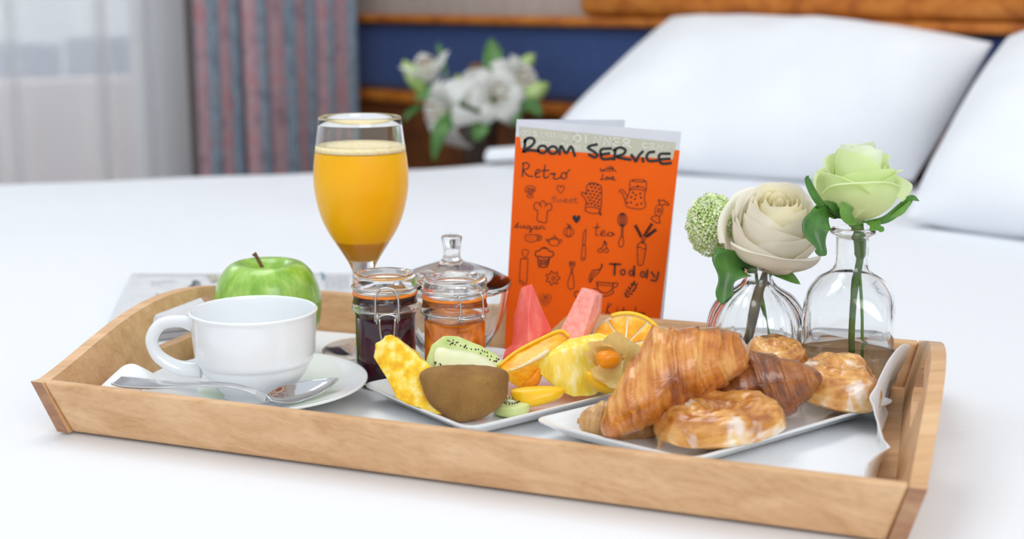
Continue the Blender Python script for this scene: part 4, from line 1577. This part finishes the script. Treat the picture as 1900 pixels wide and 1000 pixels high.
# orange round at the back
def orange_round(cx, cy, Z, axx, axy, nrm, th_, lab, arc, name='orange_slice'):
    c = Q(cx, cy, Z)
    t = thing(name, c, lab, 'fruit', 'orange pieces')
    nrm = Vector(nrm).normalized()
    X = Vector((1, 0, 0)); X = (X-nrm*X.dot(nrm)).normalized()
    Y = nrm.cross(X)
    Rr = axx

    def pt(r, a, z): return c+X*r*math.cos(a)+Y*r*math.sin(a)+nrm*z
    ns = 10
    for k in range(ns):
        a0, a1 = 2*pi*k/ns+.2, 2*pi*(k+1)/ns+.2
        g = G()
        am, da = (a0+a1)/2, (a1-a0)/2*.90
        lo = [(.09*Rr, am)]+[(.86*Rr, am-da+2*da*j/6) for j in range(7)]
        m = len(lo)
        vs = [pt(r, a, 0) for r, a in lo]+[pt(r*.985+.0, a, -th_) for r, a in lo]+[pt(.55*Rr, am, .0011)]
        fs = [(i, (i+1) % m, 2*m) for i in range(m)]+[tuple(range(m, 2*m))[::-1]]+[(i, i+m, (i+1) % m+m, (i+1) % m) for i in range(m)]
        build('segment', g.add(vs, fs), M['orange_flesh'], t, bevel=.0006, seg=3)
    g = G()
    for z in (-.0008, -th_*.95):
        g.v += [pt(.92*Rr, 2*pi*j/48, z) for j in range(48)]
    g.f = [tuple(range(48)), tuple(range(48, 96))[::-1]]+[(j, j+48, (j+1) % 48+48, (j+1) % 48) for j in range(48)]
    g.mi = [0]*len(g.f)
    build('pith', g, M['pith'], t)
    g = G()
    n = 40
    prof_ = [(.895, .0002), (.93, .0006), (1.0, -.0004), (1.01, -th_*.5), (1.0, -th_), (.895, -th_)]
    for j in range(n+1):
        a = arc[0]+(arc[1]-arc[0])*j/n
        g.v += [pt(r*Rr, a, z) for r, z in prof_]
    k = len(prof_)
    fs = [(j*k+i, j*k+(i+1) % k, (j+1)*k+(i+1) % k, (j+1)*k+i) for j in range(n) for i in range(k)]+[tuple(range(k)), tuple(range(n*k, n*k+k))]
    g.f = fs; g.mi = [0]*len(fs)
    build('peel', g, M['peel_edge'], t)
    return t


orange_round(1160, 641, .912, .0275, 0, (-.12, -.74, .68), .009, 'round orange slice at the back of the plate, behind the physalis', (R(-50), R(110)))

# big pineapple chunk
t = thing('pineapple_chunk', Q(1060, 735, .90), 'large pale yellow pineapple chunk in the middle of the fruit plate', 'fruit', 'pineapple pieces')
pb = [(988, 664, .004), (1012, 648, .007), (1060, 628, .012), (1108, 617, .016), (1142, 622, .018), (1160, 640, .016), (1150, 700, .008), (1105, 734, .0), (1062, 737, -.003), (1030, 718, -.002), (996, 690, .0), (1020, 662, -.001), (1075, 642, .004), (1118, 632, .009)]
refine(build('flesh', slab(pb, list(range(11)), .885, .018, .15, (0, 0), [(0, 11, 1), (1, 11, 12, 2), (2, 12, 13, 3), (3, 13, 5, 4), (0, 10, 9, 11), (11, 9, 8, 12), (12, 8, 7, 13), (13, 7, 6, 5)]), M['pine_streak'], t), 1, .0009, 220, .0010)
t = thing('mango_slice', Q(990, 757, .87), 'smooth yellow mango slice at the front edge of the fruit plate', 'fruit', 'mango slices')
build('flesh', puff([(947, 726), (965, 719), (1000, 716), (1030, 717), (1048, 723), (1040, 738), (1015, 749), (985, 756), (968, 757), (955, 745)], .867, .008, .007, None, 12, power=2.4, tilt=.3), M['mango'], t)
t = thing('mango_slice', Q(1110, 728, .89), 'yellow mango slice tucked under the physalis husk', 'fruit', 'mango slices')
build('flesh', puff([(1087, 690), (1105, 690), (1125, 702), (1140, 715), (1138, 728), (1120, 730), (1100, 720), (1088, 706)], .872, .007, .008, None, 12), M['mango'], t)
# physalis
pc = Q(1128, 668, .868)
t = thing('physalis', pc, 'orange physalis berry in its papery husk, between pineapple and croissant', 'fruit')
build('berry', puff([(1105, 668), (1109, 655), (1123, 650), (1142, 652), (1151, 664), (1147, 676), (1132, 683), (1113, 683)], .868, .0075, .0075, None, 12), M['physalis'], t)
for pts, w in (([(1150, 682, .880), (1125, 668, .882), (1100, 662, .876), (1083, 657, .868)], .0085), ([(1150, 672, .882), (1125, 655, .882), (1105, 645, .874), (1090, 636, .870)], .0065), ([(1160, 690, .880), (1155, 655, .880), (1138, 636, .870), (1115, 638, .858)], .0085),
               ([(1150, 690, .877), (1165, 670, .880), (1170, 650, .874), (1160, 634, .864)], .0085), ([(1125, 672, .878), (1135, 692, .868), (1150, 704, .862), (1168, 706, .856)], .0100), ([(1150, 690, .872), (1125, 692, .866), (1108, 690, .864), (1096, 684, .864)], .0060)):
    build('husk_leaf', leafg([Q(*p) for p in pts], w, (0, -.9, .4), prof=lambda u: (math.sin(pi*min(1, .25+.75*u))**.8+.02)*(1+.08*math.sin(u*21)), cup=.45), M['husk'], t)

# ------------------------------------------------------------------ pastries
def crustmat(name, dark, mid, lite, streak, glazed=.0, rough=.3, scale=1., flow=None):
    m, nt, b = newmat(name)
    at = nt.nodes.new('ShaderNodeAttribute'); at.attribute_name = 'toast'
    v = coords(nt)
    f = noisen(nt, v, 55*scale, 5, .6, .5)
    v2 = coords(nt, streak[0], streak[1])
    if flow:
        fa = nt.nodes.new('ShaderNodeAttribute'); fa.attribute_name = 'flow'
        fm = nt.nodes.new('ShaderNodeMapping'); fm.inputs['Scale'].default_value = flow
        nt.links.new(fa.outputs['Vector'], fm.inputs[0]); v2 = fm.outputs[0]
    f2 = noisen(nt, v2, 1., 5, .65, 1.2)
    ad = nt.nodes.new('ShaderNodeMath'); ad.operation = 'MULTIPLY_ADD'
    nt.links.new(f2, ad.inputs[0]); ad.inputs[1].default_value = .40
    m2 = nt.nodes.new('ShaderNodeMath'); m2.operation = 'MULTIPLY_ADD'
    nt.links.new(f, m2.inputs[0]); m2.inputs[1].default_value = .60; m2.inputs[2].default_value = 0
    nt.links.new(m2.outputs[0], ad.inputs[2])
    m3 = nt.nodes.new('ShaderNodeMath'); m3.operation = 'MULTIPLY_ADD'
    nt.links.new(at.outputs['Fac'], m3.inputs[0]); m3.inputs[1].default_value = .38
    nt.links.new(ad.outputs[0], m3.inputs[2])
    c = ramp(nt, m3.outputs[0], [(.48, dark), (.68, mid), (.92, lite)])
    if glazed:
        g = noisen(nt, v, 42, 3, .6, .5)
        mr = nt.nodes.new('ShaderNodeMapRange'); mr.inputs[1].default_value = .56; mr.inputs[2].default_value = .66; mr.inputs[4].default_value = glazed
        nt.links.new(g, mr.inputs[0])
        mx = nt.nodes.new('ShaderNodeMix'); mx.data_type = 'RGBA'
        nt.links.new(mr.outputs[0], mx.inputs[0]); nt.links.new(c, mx.inputs[6]); mx.inputs[7].default_value = (.90, .84, .78, 1)
        c = mx.outputs[2]
    nt.links.new(c, b.inputs['Base Color'])
    sset(b, rough=rough, coat=.6, coatr=.12, sss=.05, sssr=(.003, .0015, .0005))
    bump(nt, b, ad.outputs[0], .5, .0015)
    return m


def toast(o, vals, flow=None):
    if flow:
        b = o.data.attributes.new('flow', 'FLOAT_VECTOR', 'POINT')
        for i, v in enumerate(flow): b.data[i].vector = v
    a = o.data.attributes.new('toast', 'FLOAT', 'POINT')
    for i, v in enumerate(vals): a.data[i].value = v


def croissant(name, lab, poly, Z, df, db, c, axis, bands, mat, skew=.25, amp=.0011, tilt=0., tiltx=0., loc=None, parent=None, curve=0.):
    """axis: two pixels along the body; bands: number of wrapped layers"""
    ax0, ax1 = Vector(axis[0]), Vector(axis[1])
    L = (ax1-ax0).length
    ad_ = (ax1-ax0).normalized()
    pd_ = Vector((-ad_.y, ad_.x))
    g = puff(poly, Z, df, db, c, 42, k=10, power=2.1, tilt=tilt, tiltx=tiltx)
    ctr_ = sum(g.v, Vector())/len(g.v)
    vals, nv, flo = [], [], []
    from math import floor
    for v in g.v:
        d = v-Vector((0, 0, CAMH))
        dep = d.y*CP-d.z*SP
        px = 950+F*d.x/dep
        py = 500-F*(d.y*SP+d.z*CP)/dep
        r = Vector((px, py))-ax0
        s = r.dot(ad_)/L; pq = r.dot(pd_)/L
        wob = .035*nz(v, 38)+.012*nz(v, 110)
        ph_ = (s+skew*pq+curve*pq*pq+wob)*bands
        fr_ = ph_-floor(ph_)
        k = fr_**2.2
        lip = max(0, 1-abs(fr_-.93)/.10)
        n = (v-ctr_).normalized()
        sk = s+skew*pq+curve*pq*pq+wob*.6
        st = nz(Vector((sk*75, pq*5, dep*22)), 1.)
        st2 = nz(Vector((sk*110, pq*6+4, dep*20)), 1.)
        flo.append((sk, pq, dep*2))
        nv.append(v+n*(amp*1.7*(k-.4)+amp*.45*st+amp*.7*nz(v, 70)))
        vals.append(.50+.30*st+.42*lip-.35*k+.5*nz(v, 35))
    g.v = nv
    if parent is None:
        t = thing(name, loc or Q(*c, Z), lab, 'pastry', 'croissants')
    else:
        t = parent
    o = build('crust', g, mat, t)
    toast(o, vals, flo)
    return t


CD, CM, CL = (.26, .060, .008), (.62, .205, .022), (.88, .49, .14)
M['croissant'] = crustmat('croissant_crust', CD, CM, CL, ((60, 14, 60), (0, R(28), 0)), rough=.22, flow=(48, 8, 8))
M['croissant_dark'] = crustmat('croissant_crust_dark', (.13, .035, .009), (.36, .11, .022), (.6, .27, .07), ((110, 20, 40), (0, R(-25), 0)), rough=.3, flow=(48, 8, 8))
M['croissant_pale'] = crustmat('croissant_pale', (.42, .20, .06), (.66, .38, .14), (.82, .60, .30), ((60, 14, 60), (0, 0, 0)), rough=.5)
M['danish'] = crustmat('danish_crust', (.42, .13, .022), (.74, .36, .09), (.90, .64, .30), ((40, 40, 110), (0, 0, 0)), glazed=.8, rough=.25)

ct = croissant('croissant', 'large glossy croissant lying on top at the front of the pastry plate',
               [(1112, 792), (1120, 765), (1140, 722), (1160, 688), (1185, 650), (1214, 604), (1245, 609), (1300, 606), (1345, 610), (1378, 626), (1393, 655), (1386, 682), (1350, 712), (1300, 745), (1250, 772), (1200, 795), (1150, 812), (1122, 810)],
               .812, .026, .020, (1265, 692), ((1105, 812), (1400, 640)), 7.5, M['croissant'], skew=.32, amp=.0012, tilt=.12, tiltx=.25, curve=-.6)
croissant('croissant', '', [(1072, 785), (1078, 765), (1095, 755), (1120, 745), (1160, 760), (1215, 790), (1210, 812), (1150, 818), (1105, 812), (1080, 802)],
          .818, .009, .014, (1130, 785), ((1070, 790), (1220, 800)), 7, M['croissant_pale'], skew=.1, amp=.0007, parent=ct)
croissant('croissant', 'darker croissant lying behind the large glossy one',
          [(1300, 745), (1330, 700), (1385, 655), (1420, 655), (1470, 668), (1508, 680), (1526, 703), (1512, 728), (1488, 752), (1462, 774), (1430, 770), (1390, 762), (1340, 760)],
          .842, .020, .020, (1420, 712), ((1310, 740), (1535, 705)), 6, M['croissant_dark'], skew=-.25, amp=.0011, tiltx=.05)


def danish(lab, cpx, Z, Rx, Ry, H, seed, base_z, rot=0., tip=(0, 0)):
    """wound yeast pastry: a low round body whose dough rope spirals in"""
    c = Q(cpx[0], cpx[1], Z); c.z = base_z
    t = thing('danish_pastry', c, lab, 'pastry', 'glazed wound pastries')
    nr, na = 44, 96
    vs, vals, fs = [], [], []
    Rt = Matrix.Rotation(rot, 3, 'Z') @ Matrix.Rotation(tip[0], 3, 'X') @ Matrix.Rotation(tip[1], 3, 'Y')
    for i in range(nr+1):
        q = i/nr
        # profile angle: 0 centre top -> pi underside centre
        if q < .72:
            rho = math.sin(q/.72*pi/2)**.9
            z = H*(1-rho**5)**.5*.62+H*.38
            z *= 1-.22*math.exp(-(rho/.25)**2)
            if rho > .995: z = H*.38
        else:
            rho = math.cos((q-.72)/.28*pi/2)
            z = H*.38*(1-((q-.72)/.28))**.8
        for j in range(na):
            a = 2*pi*j/na
            ph_ = rho*2.6-a/(2*pi)+.05*nz((rho*3, math.cos(a), math.sin(a)+seed), 1.5)
            fr_ = ph_-math.floor(ph_)
            ridge = math.sin(pi*fr_)**.7
            top = 1 if q < .72 else .2
            st = nz((rho*12+seed+a*1.2, math.cos(a)*3, math.sin(a)*3+z*90), 1.3)
            lump = nz((math.cos(a)*rho*1.6+seed, math.sin(a)*rho*1.6, z*12), 1.)
            rr = rho*(1+.05*math.sin(a*3+seed)+.02*st+.035*lump)
            z2 = z+((ridge-.6)*.0022*min(1, rho*4)+.0032*lump)*top+.0010*st
            if q >= .72: z2 = max(z2, 0)
            vs.append(c+Rt @ Vector((Rx*rr*math.cos(a), Ry*rr*math.sin(a), z2)))
            vals.append(.50-.22*ridge*top+.35*st+(.25 if z < H*.55 else 0)+.3*lump)
    for i in range(nr):
        for j in range(na):
            k = (j+1) % na
            fs.append((i*na+j, i*na+k, (i+1)*na+k, (i+1)*na+j))
    fs.append(tuple(range(nr*na, nr*na+na)))
    o = build('crust', G().add(vs, fs), M['danish'], t)
    toast(o, vals)
    return t


PZ = PT+.0005
danish('glazed pastry lying in front of the large croissant', (1333, 812), .800, .0405, .027, .029, 1.0, PZ, R(8), (R(3), R(-2)))
danish('glazed pastry at the far right of the oblong plate, in front of the glass bottle', (1548, 745), .868, .0285, .029, .034, 5.0, PZ, R(10), (R(7), R(4)))
danish('swirled pastry standing behind the darker croissant', (1432, 700), .905, .023, .021, .040, 3.0, PZ, R(30), (R(12), R(-4)))

QS = 1.0
# ------------------------------------------------------------------ glass bottle vase
bv = P(1568, 717, .0165)
bv.z = Z0
bot = thing('bottle_vase', bv, 'square shouldered clear glass bottle half full of water, holding the green rose', 'vase')
bo = smooth_prof([(0, .0), (.026, .0), (.0305, .0015), (.0318, .006), (.0318, .030), (.0318, .052), (.0312, .062), (.0285, .071), (.022, .0785), (.0145, .0830), (.0118, .0870), (.0112, .093), (.0112, .104), (.0118, .1065), (.0148, .1085), (.0150, .1105), (.0135, .1120)], 4)
bo = [(a, b*1.057) for a, b in bo]
bi = smooth_prof([(.0100, .1120), (.0096, .104), (.0096, .092), (.0105, .0860), (.0140, .0815), (.021, .0765), (.0268, .0695), (.0292, .062), (.0298, .052), (.0298, .030), (.0296, .008), (.024, .006), (0, .0075)], 4)
bi = [(a, b*1.057) for a, b in bi]


def sqf(a, z, r):
    k = max(0, min(1, (.078-z)/.020))
    b = a+R(15)
    n = 5.5
    sq = (abs(math.cos(b))**n+abs(math.sin(b))**n)**(-1/n)
    return (1+(sq-1)*k)*(1-.03*k)


build('bottle_glass', lathe(bo+bi, 96, bv, rf=sqf), M['thick_glass'], bot)
wl_ = .0410
build('water', lathe([(0, .0072), (.0242, .0058), (.0297, .0082), (.0300, .030), (.0300, wl_), (0, wl_)], 96, bv, rf=sqf), M['water'], bot)

# ribbed vase
rv = T(.408, .234, Z0)
rib = thing('ribbed_vase', rv, 'small ribbed clear glass vase holding the cream rose', 'vase')
ro = smooth_prof([(0, 0), (.021, 0), (.026, .003), (.032, .012), (.0352, .026), (.0352, .038), (.0325, .051), (.0250, .0615), (.0145, .0680), (.0098, .0735), (.0100, .0790), (.0112, .0815)], 4)
ro = [(a, b*1.07) for a, b in ro]
ri = smooth_prof([(.0090, .0815), (.0080, .0785), (.0080, .0735), (.0120, .0668), (.023, .0595), (.0300, .0495), (.0326, .037), (.0326, .026), (.0295, .014), (.022, .008), (0, .007)], 4)
ri = [(a, b*1.07) for a, b in ri]


def ribf(a, z, r):
    k = max(0, min(1, (.077-z)/.012))*max(0, min(1, r/.012))
    return 1+.035*k*(abs(math.cos(a*9))-.5)


build('vase_glass', lathe(ro+ri, 144, rv, rf=ribf), M['thick_glass'], rib)
build('water', lathe([(0, .0072), (.0222, .0084), (.0298, .015), (.0328, .028), (.0329, .036), (0, .036)], 96, rv), M['water'], rib)

# ------------------------------------------------------------------ roses
def petalmat(name, base, edge, rad, rot=0):
    m, nt, b = newmat(name)
    v = coords(nt, (1, 1, 1), kind='UV')
    sx = nt.nodes.new('ShaderNodeSeparateXYZ'); nt.links.new(v, sx.inputs[0])
    v2 = coords(nt, (26, 2.5, 1), kind='UV')
    f = noisen(nt, v2, 1.5, 3)
    a = nt.nodes.new('ShaderNodeMath'); a.operation = 'MULTIPLY_ADD'
    nt.links.new(f, a.inputs[0]); a.inputs[1].default_value = .25
    nt.links.new(sx.outputs[1], a.inputs[2])
    c = ramp(nt, a.outputs[0], [(.15, base), (.65, tuple((x+y)/2 for x, y in zip(base, edge))), (1.05, edge)])
    nt.links.new(c, b.inputs['Base Color'])
    sset(b, rough=.55, sss=.0, spec=.3, sssr=tuple(x*2 for x in rad))
    bump(nt, b, f, .08, .0008)
    return translucent(m, tuple(min(1, x*1.02) for x in edge), .42)


M['cream_in'] = petalmat('cream_petal_inner', (.98, .84, .46), (.99, .94, .76), (.006, .004, .002))
M['cream_out'] = petalmat('cream_petal_outer', (.98, .895, .71), (.99, .955, .87), (.006, .004, .003))
M['green_in'] = petalmat('green_petal_inner', (.86, .93, .55), (.93, .98, .80), (.004, .006, .002))
M['green_out'] = petalmat('green_petal_outer', (.88, .92, .52), (.82, .93, .54), (.004, .006, .002))


def rose(t, base, axis, Rr, H, n, mi, mo, opn, seed, spin=0.):
    rnd = random.Random(seed)
    ax = Vector(axis).normalized()
    q = Vector((0, 0, 1)).rotation_difference(ax).to_matrix().to_4x4()
    Mx = Matrix.Translation(base) @ q @ Matrix.Rotation(spin, 4, 'Z')
    for k in range(n):
        u_ = k/(n-1)
        a0 = k*R(137.5)+rnd.uniform(-.12, .12)
        Rq = Rr*(.10+.84*u_**.85)
        Hq = H*(.93+.09*math.sin(pi*min(1, u_*1.2))-.20*max(0, u_-.55)/.45)+rnd.uniform(-.0012, .0012)
        w = 2.2-1.05*u_**.7
        fl = opn*max(0, u_-.38)/.62
        lip = rnd.uniform(.75, 1.25)
        sl = rnd.uniform(-.10, .10)

        def fn(uu, vv):
            s = 2*uu-1
            t_ = vv
            body = (1-(1-min(1, t_*1.22))**2.4)**.62
            r = Rq*(.10+.90*body)
            r *= 1-(.20*(1-fl)*max(0, t_-.55)/.45)
            top = 1-.26*abs(s)**2.6-.05*math.exp(-(s*5)**2)*0+sl*s
            z = Hq*t_*top
            cc_ = max(0, (t_-.70)/.30)
            r += fl*Rr*.30*lip*cc_**1.4*(1-.35*abs(s)**2)
            z -= fl*H*.20*lip*cc_**2.1
            r += Rr*.05*s*(.3+u_)
            r += Rr*.06*fl*math.sin(s*5+k*1.7)*cc_+(.0014 if u_ > .5 else .0003)*nz((s*2+k, t_*3, seed), 1.2)
            a = a0+w*s*(1-.25*max(0, t_-.75))*(.55+.45*math.sin(min(1, t_*1.5)*pi/2))
            return Mx @ Vector((r*math.cos(a), r*math.sin(a), z))
        g = surf(fn, 20, 16)
        build('petal', g, M[mo] if u_ > .5 else M[mi], t, uvs=g.uv, sub=1 if u_ > .3 else 0)
    build('hip', lathe([(0, -.006), (.004, -.005), (.0065, 0), (.007, .004), (0, .006)], 20).xf(Mx), M['leaf_light'], t)


# cream rose
cb = Q(1424, 497, .955)
t1 = thing('rose', cb, 'cream white rose in the ribbed glass vase', 'rose', 'roses on the tray')
rose(t1, cb+Vector((.003, .012, .005)), (.02, -.52, .85), .0375, .056, 26, 'cream_in', 'cream_out', .60, 8, 1.2)
M['stem_brown'] = nmat('rose_stem_brown', two((.10, .07, .03), (.18, .15, .07)), 80, .5)
M['stem_green'] = nmat('rose_stem_green', two((.05, .13, .015), (.12, .24, .04)), 80, .4)
build('stem', tube(catmull([rv+Vector((-.014, -.002, .010)), rv+Vector((-.006, 0, .035)), rv+Vector((.0, 0, .065)), cb+Vector((.002, .004, -.002))], 8), .0036, 12), M['stem_brown'], t1)


def lobe(u):
    b = math.sin(pi*min(1, u*.95+.05))**.7
    return b*(1+.38*math.cos(u*13))


for pts, w, m_, pf in (([(1395, 480, .95), (1362, 485, .945), (1348, 515, .94), (1340, 566, .938)], .0115, 'leaf', lobe), ([(1404, 492, .955), (1385, 497, .95), (1350, 478, .948)], .0035, 'leaf', None),
                       ([(1352, 478, .948), (1335, 462, .947), (1322, 468, .947)], .0009, 'leaf', None),
                       ([(1425, 500, .95), (1450, 505, .945), (1485, 527, .94)], .0045, 'leaf_light', None), ([(1405, 500, .95), (1398, 500, .948), (1385, 499, .946)], .0025, 'leaf_light', None)):
    build('leaf', leafg([Q(*p) for p in pts], w, (.1, -1, .25), prof=pf, nv=8, cup=.3), M[m_], t1, solid=.0004)

# green rose
gb = Q(1592, 408, .905)
t2 = thing('rose', gb, 'pale green rose in the square shouldered bottle', 'rose', 'roses on the tray')
rose(t2, gb+Vector((-.001, .003, .0)), (.0, -.05, 1), .0290, .0500, 22, 'green_in', 'green_out', .95, 11, .4)
build('stem', tube(catmull([bv+Vector((.0035, -.004, .010)), bv+Vector((.002, -.003, .040)), bv+Vector((.003, 0, .075)), bv+Vector((.006, 0, .100)), gb+Vector((0, .002, -.003))], 8), [.0022]*16+[.0026]*8+[.0042]*9, 12), M['stem_green'], t2)
build('side_stem', tube(catmull([bv+Vector((.0105, -.002, .010)), bv+Vector((.0095, -.001, .05)), bv+Vector((.006, 0, .09)), gb+Vector((.002, .002, -.006))], 8), .0011, 8), M['leaf_light'], t2)
for pts, w, m_, pf in (([(1560, 405, .90), (1535, 392, .895), (1512, 365, .89), (1498, 335, .888), (1500, 325, .887)], .0028, 'leaf', None),
                       ([(1555, 395, .90), (1530, 395, .893), (1512, 425, .888), (1522, 460, .886), (1519, 475, .886)], .0075, 'leaf', lobe),
                       ([(1575, 408, .90), (1555, 390, .893), (1530, 372, .89)], .0032, 'leaf', None),
                       ([(1545, 390, .90), (1520, 385, .895), (1503, 393, .893)], .0020, 'leaf_light', None),
                       ([(1590, 412, .90), (1572, 398, .888), (1562, 375, .884)], .0055, 'leaf_light', None),
                       ([(1600, 412, .90), (1640, 408, .895), (1672, 385, .892), (1690, 368, .89), (1706, 373, .889)], .0032, 'leaf', None),
                       ([(1650, 405, .894), (1672, 392, .89), (1690, 373, .888)], .0020, 'leaf_light', None),
                       ([(1612, 412, .898), (1625, 420, .893), (1640, 428, .89)], .0035, 'leaf_light', lobe)):
    build('sepal', leafg([Q(*p) for p in pts], w, (.1, -1, .25), prof=pf, nv=8, cup=.35), M[m_], t2, solid=.0004)

# guelder rose head
M['vib'] = nmat('guelder_florets', [(.3, (.52, .70, .20)), (.5, (.72, .84, .42)), (.7, (.90, .95, .74))], 220, .5, sss=.2, sssr=(.002, .003, .001))
vc = Q(1322, 417, .975)
t3 = thing('guelder_rose', vc, 'ball of tiny pale green florets beside the cream rose', 'flower')
fl = G()
rs = random.Random(9)
nF_ = 380
for i in range(nF_):
    z = 1-2*(i+.5)/nF_
    a = i*2.39996
    d = Vector((math.sqrt(1-z*z)*math.cos(a), math.sqrt(1-z*z)*math.sin(a), z))
    p = vc+Vector((d.x*.0175, d.y*.0165, d.z*.0215))*rs.uniform(.88, 1.06)
    q = Vector((0, 0, 1)).rotation_difference((d+Vector((rs.uniform(-.3, .3), rs.uniform(-.3, .3), rs.uniform(-.3, .3)))).normalized()).to_matrix()
    s = rs.uniform(.0022, .0031)
    for k in range(5):
        b = 2*pi*k/5+a
        v = []
        for rr, da, zz in ((.15, 0, 0), (.65, -.5, .15), (1.0, -.3, .45), (1.1, 0, .3), (1.0, .3, .45), (.65, .5, .15)):
            v.append(p+q @ Vector((s*rr*math.cos(b+da), s*rr*math.sin(b+da), s*zz)))
        fl.add(v, [(0, 1, 2, 3), (0, 3, 4, 5)])
o = build('florets', fl, M['vib'], t3, smooth=False)
o['kind'] = 'stuff'
stk = G()
for i in range(26):
    z = 1-2*(i+.5)/26
    a = i*2.39996
    d = Vector((math.sqrt(1-z*z)*math.cos(a), math.sqrt(1-z*z)*math.sin(a), z))
    stk.merge(tube([vc+Vector((.004, .002, -.006)), vc+d*.010, vc+Vector((d.x*.0165, d.y*.0155, d.z*.02))], .0005, 5))
build('stalks', stk, M['leaf_light'], t3)
build('core', lathe(smooth_prof([(0, -.014), (.008, -.012), (.012, 0), (.009, .012), (0, .014)], 3), 20, vc), M['leaf_light'], t3)
build('stem', tube(catmull([vc+Vector((.003, .002, -.012)), Q(1362, 478, .975), Q(1396, 488, .962), rv+Vector((.001, .004, .070)), rv+Vector((.008, .004, .045)), rv+Vector((.018, .002, .018))], 8), .0013, 8), M['leaf_light'], t3)
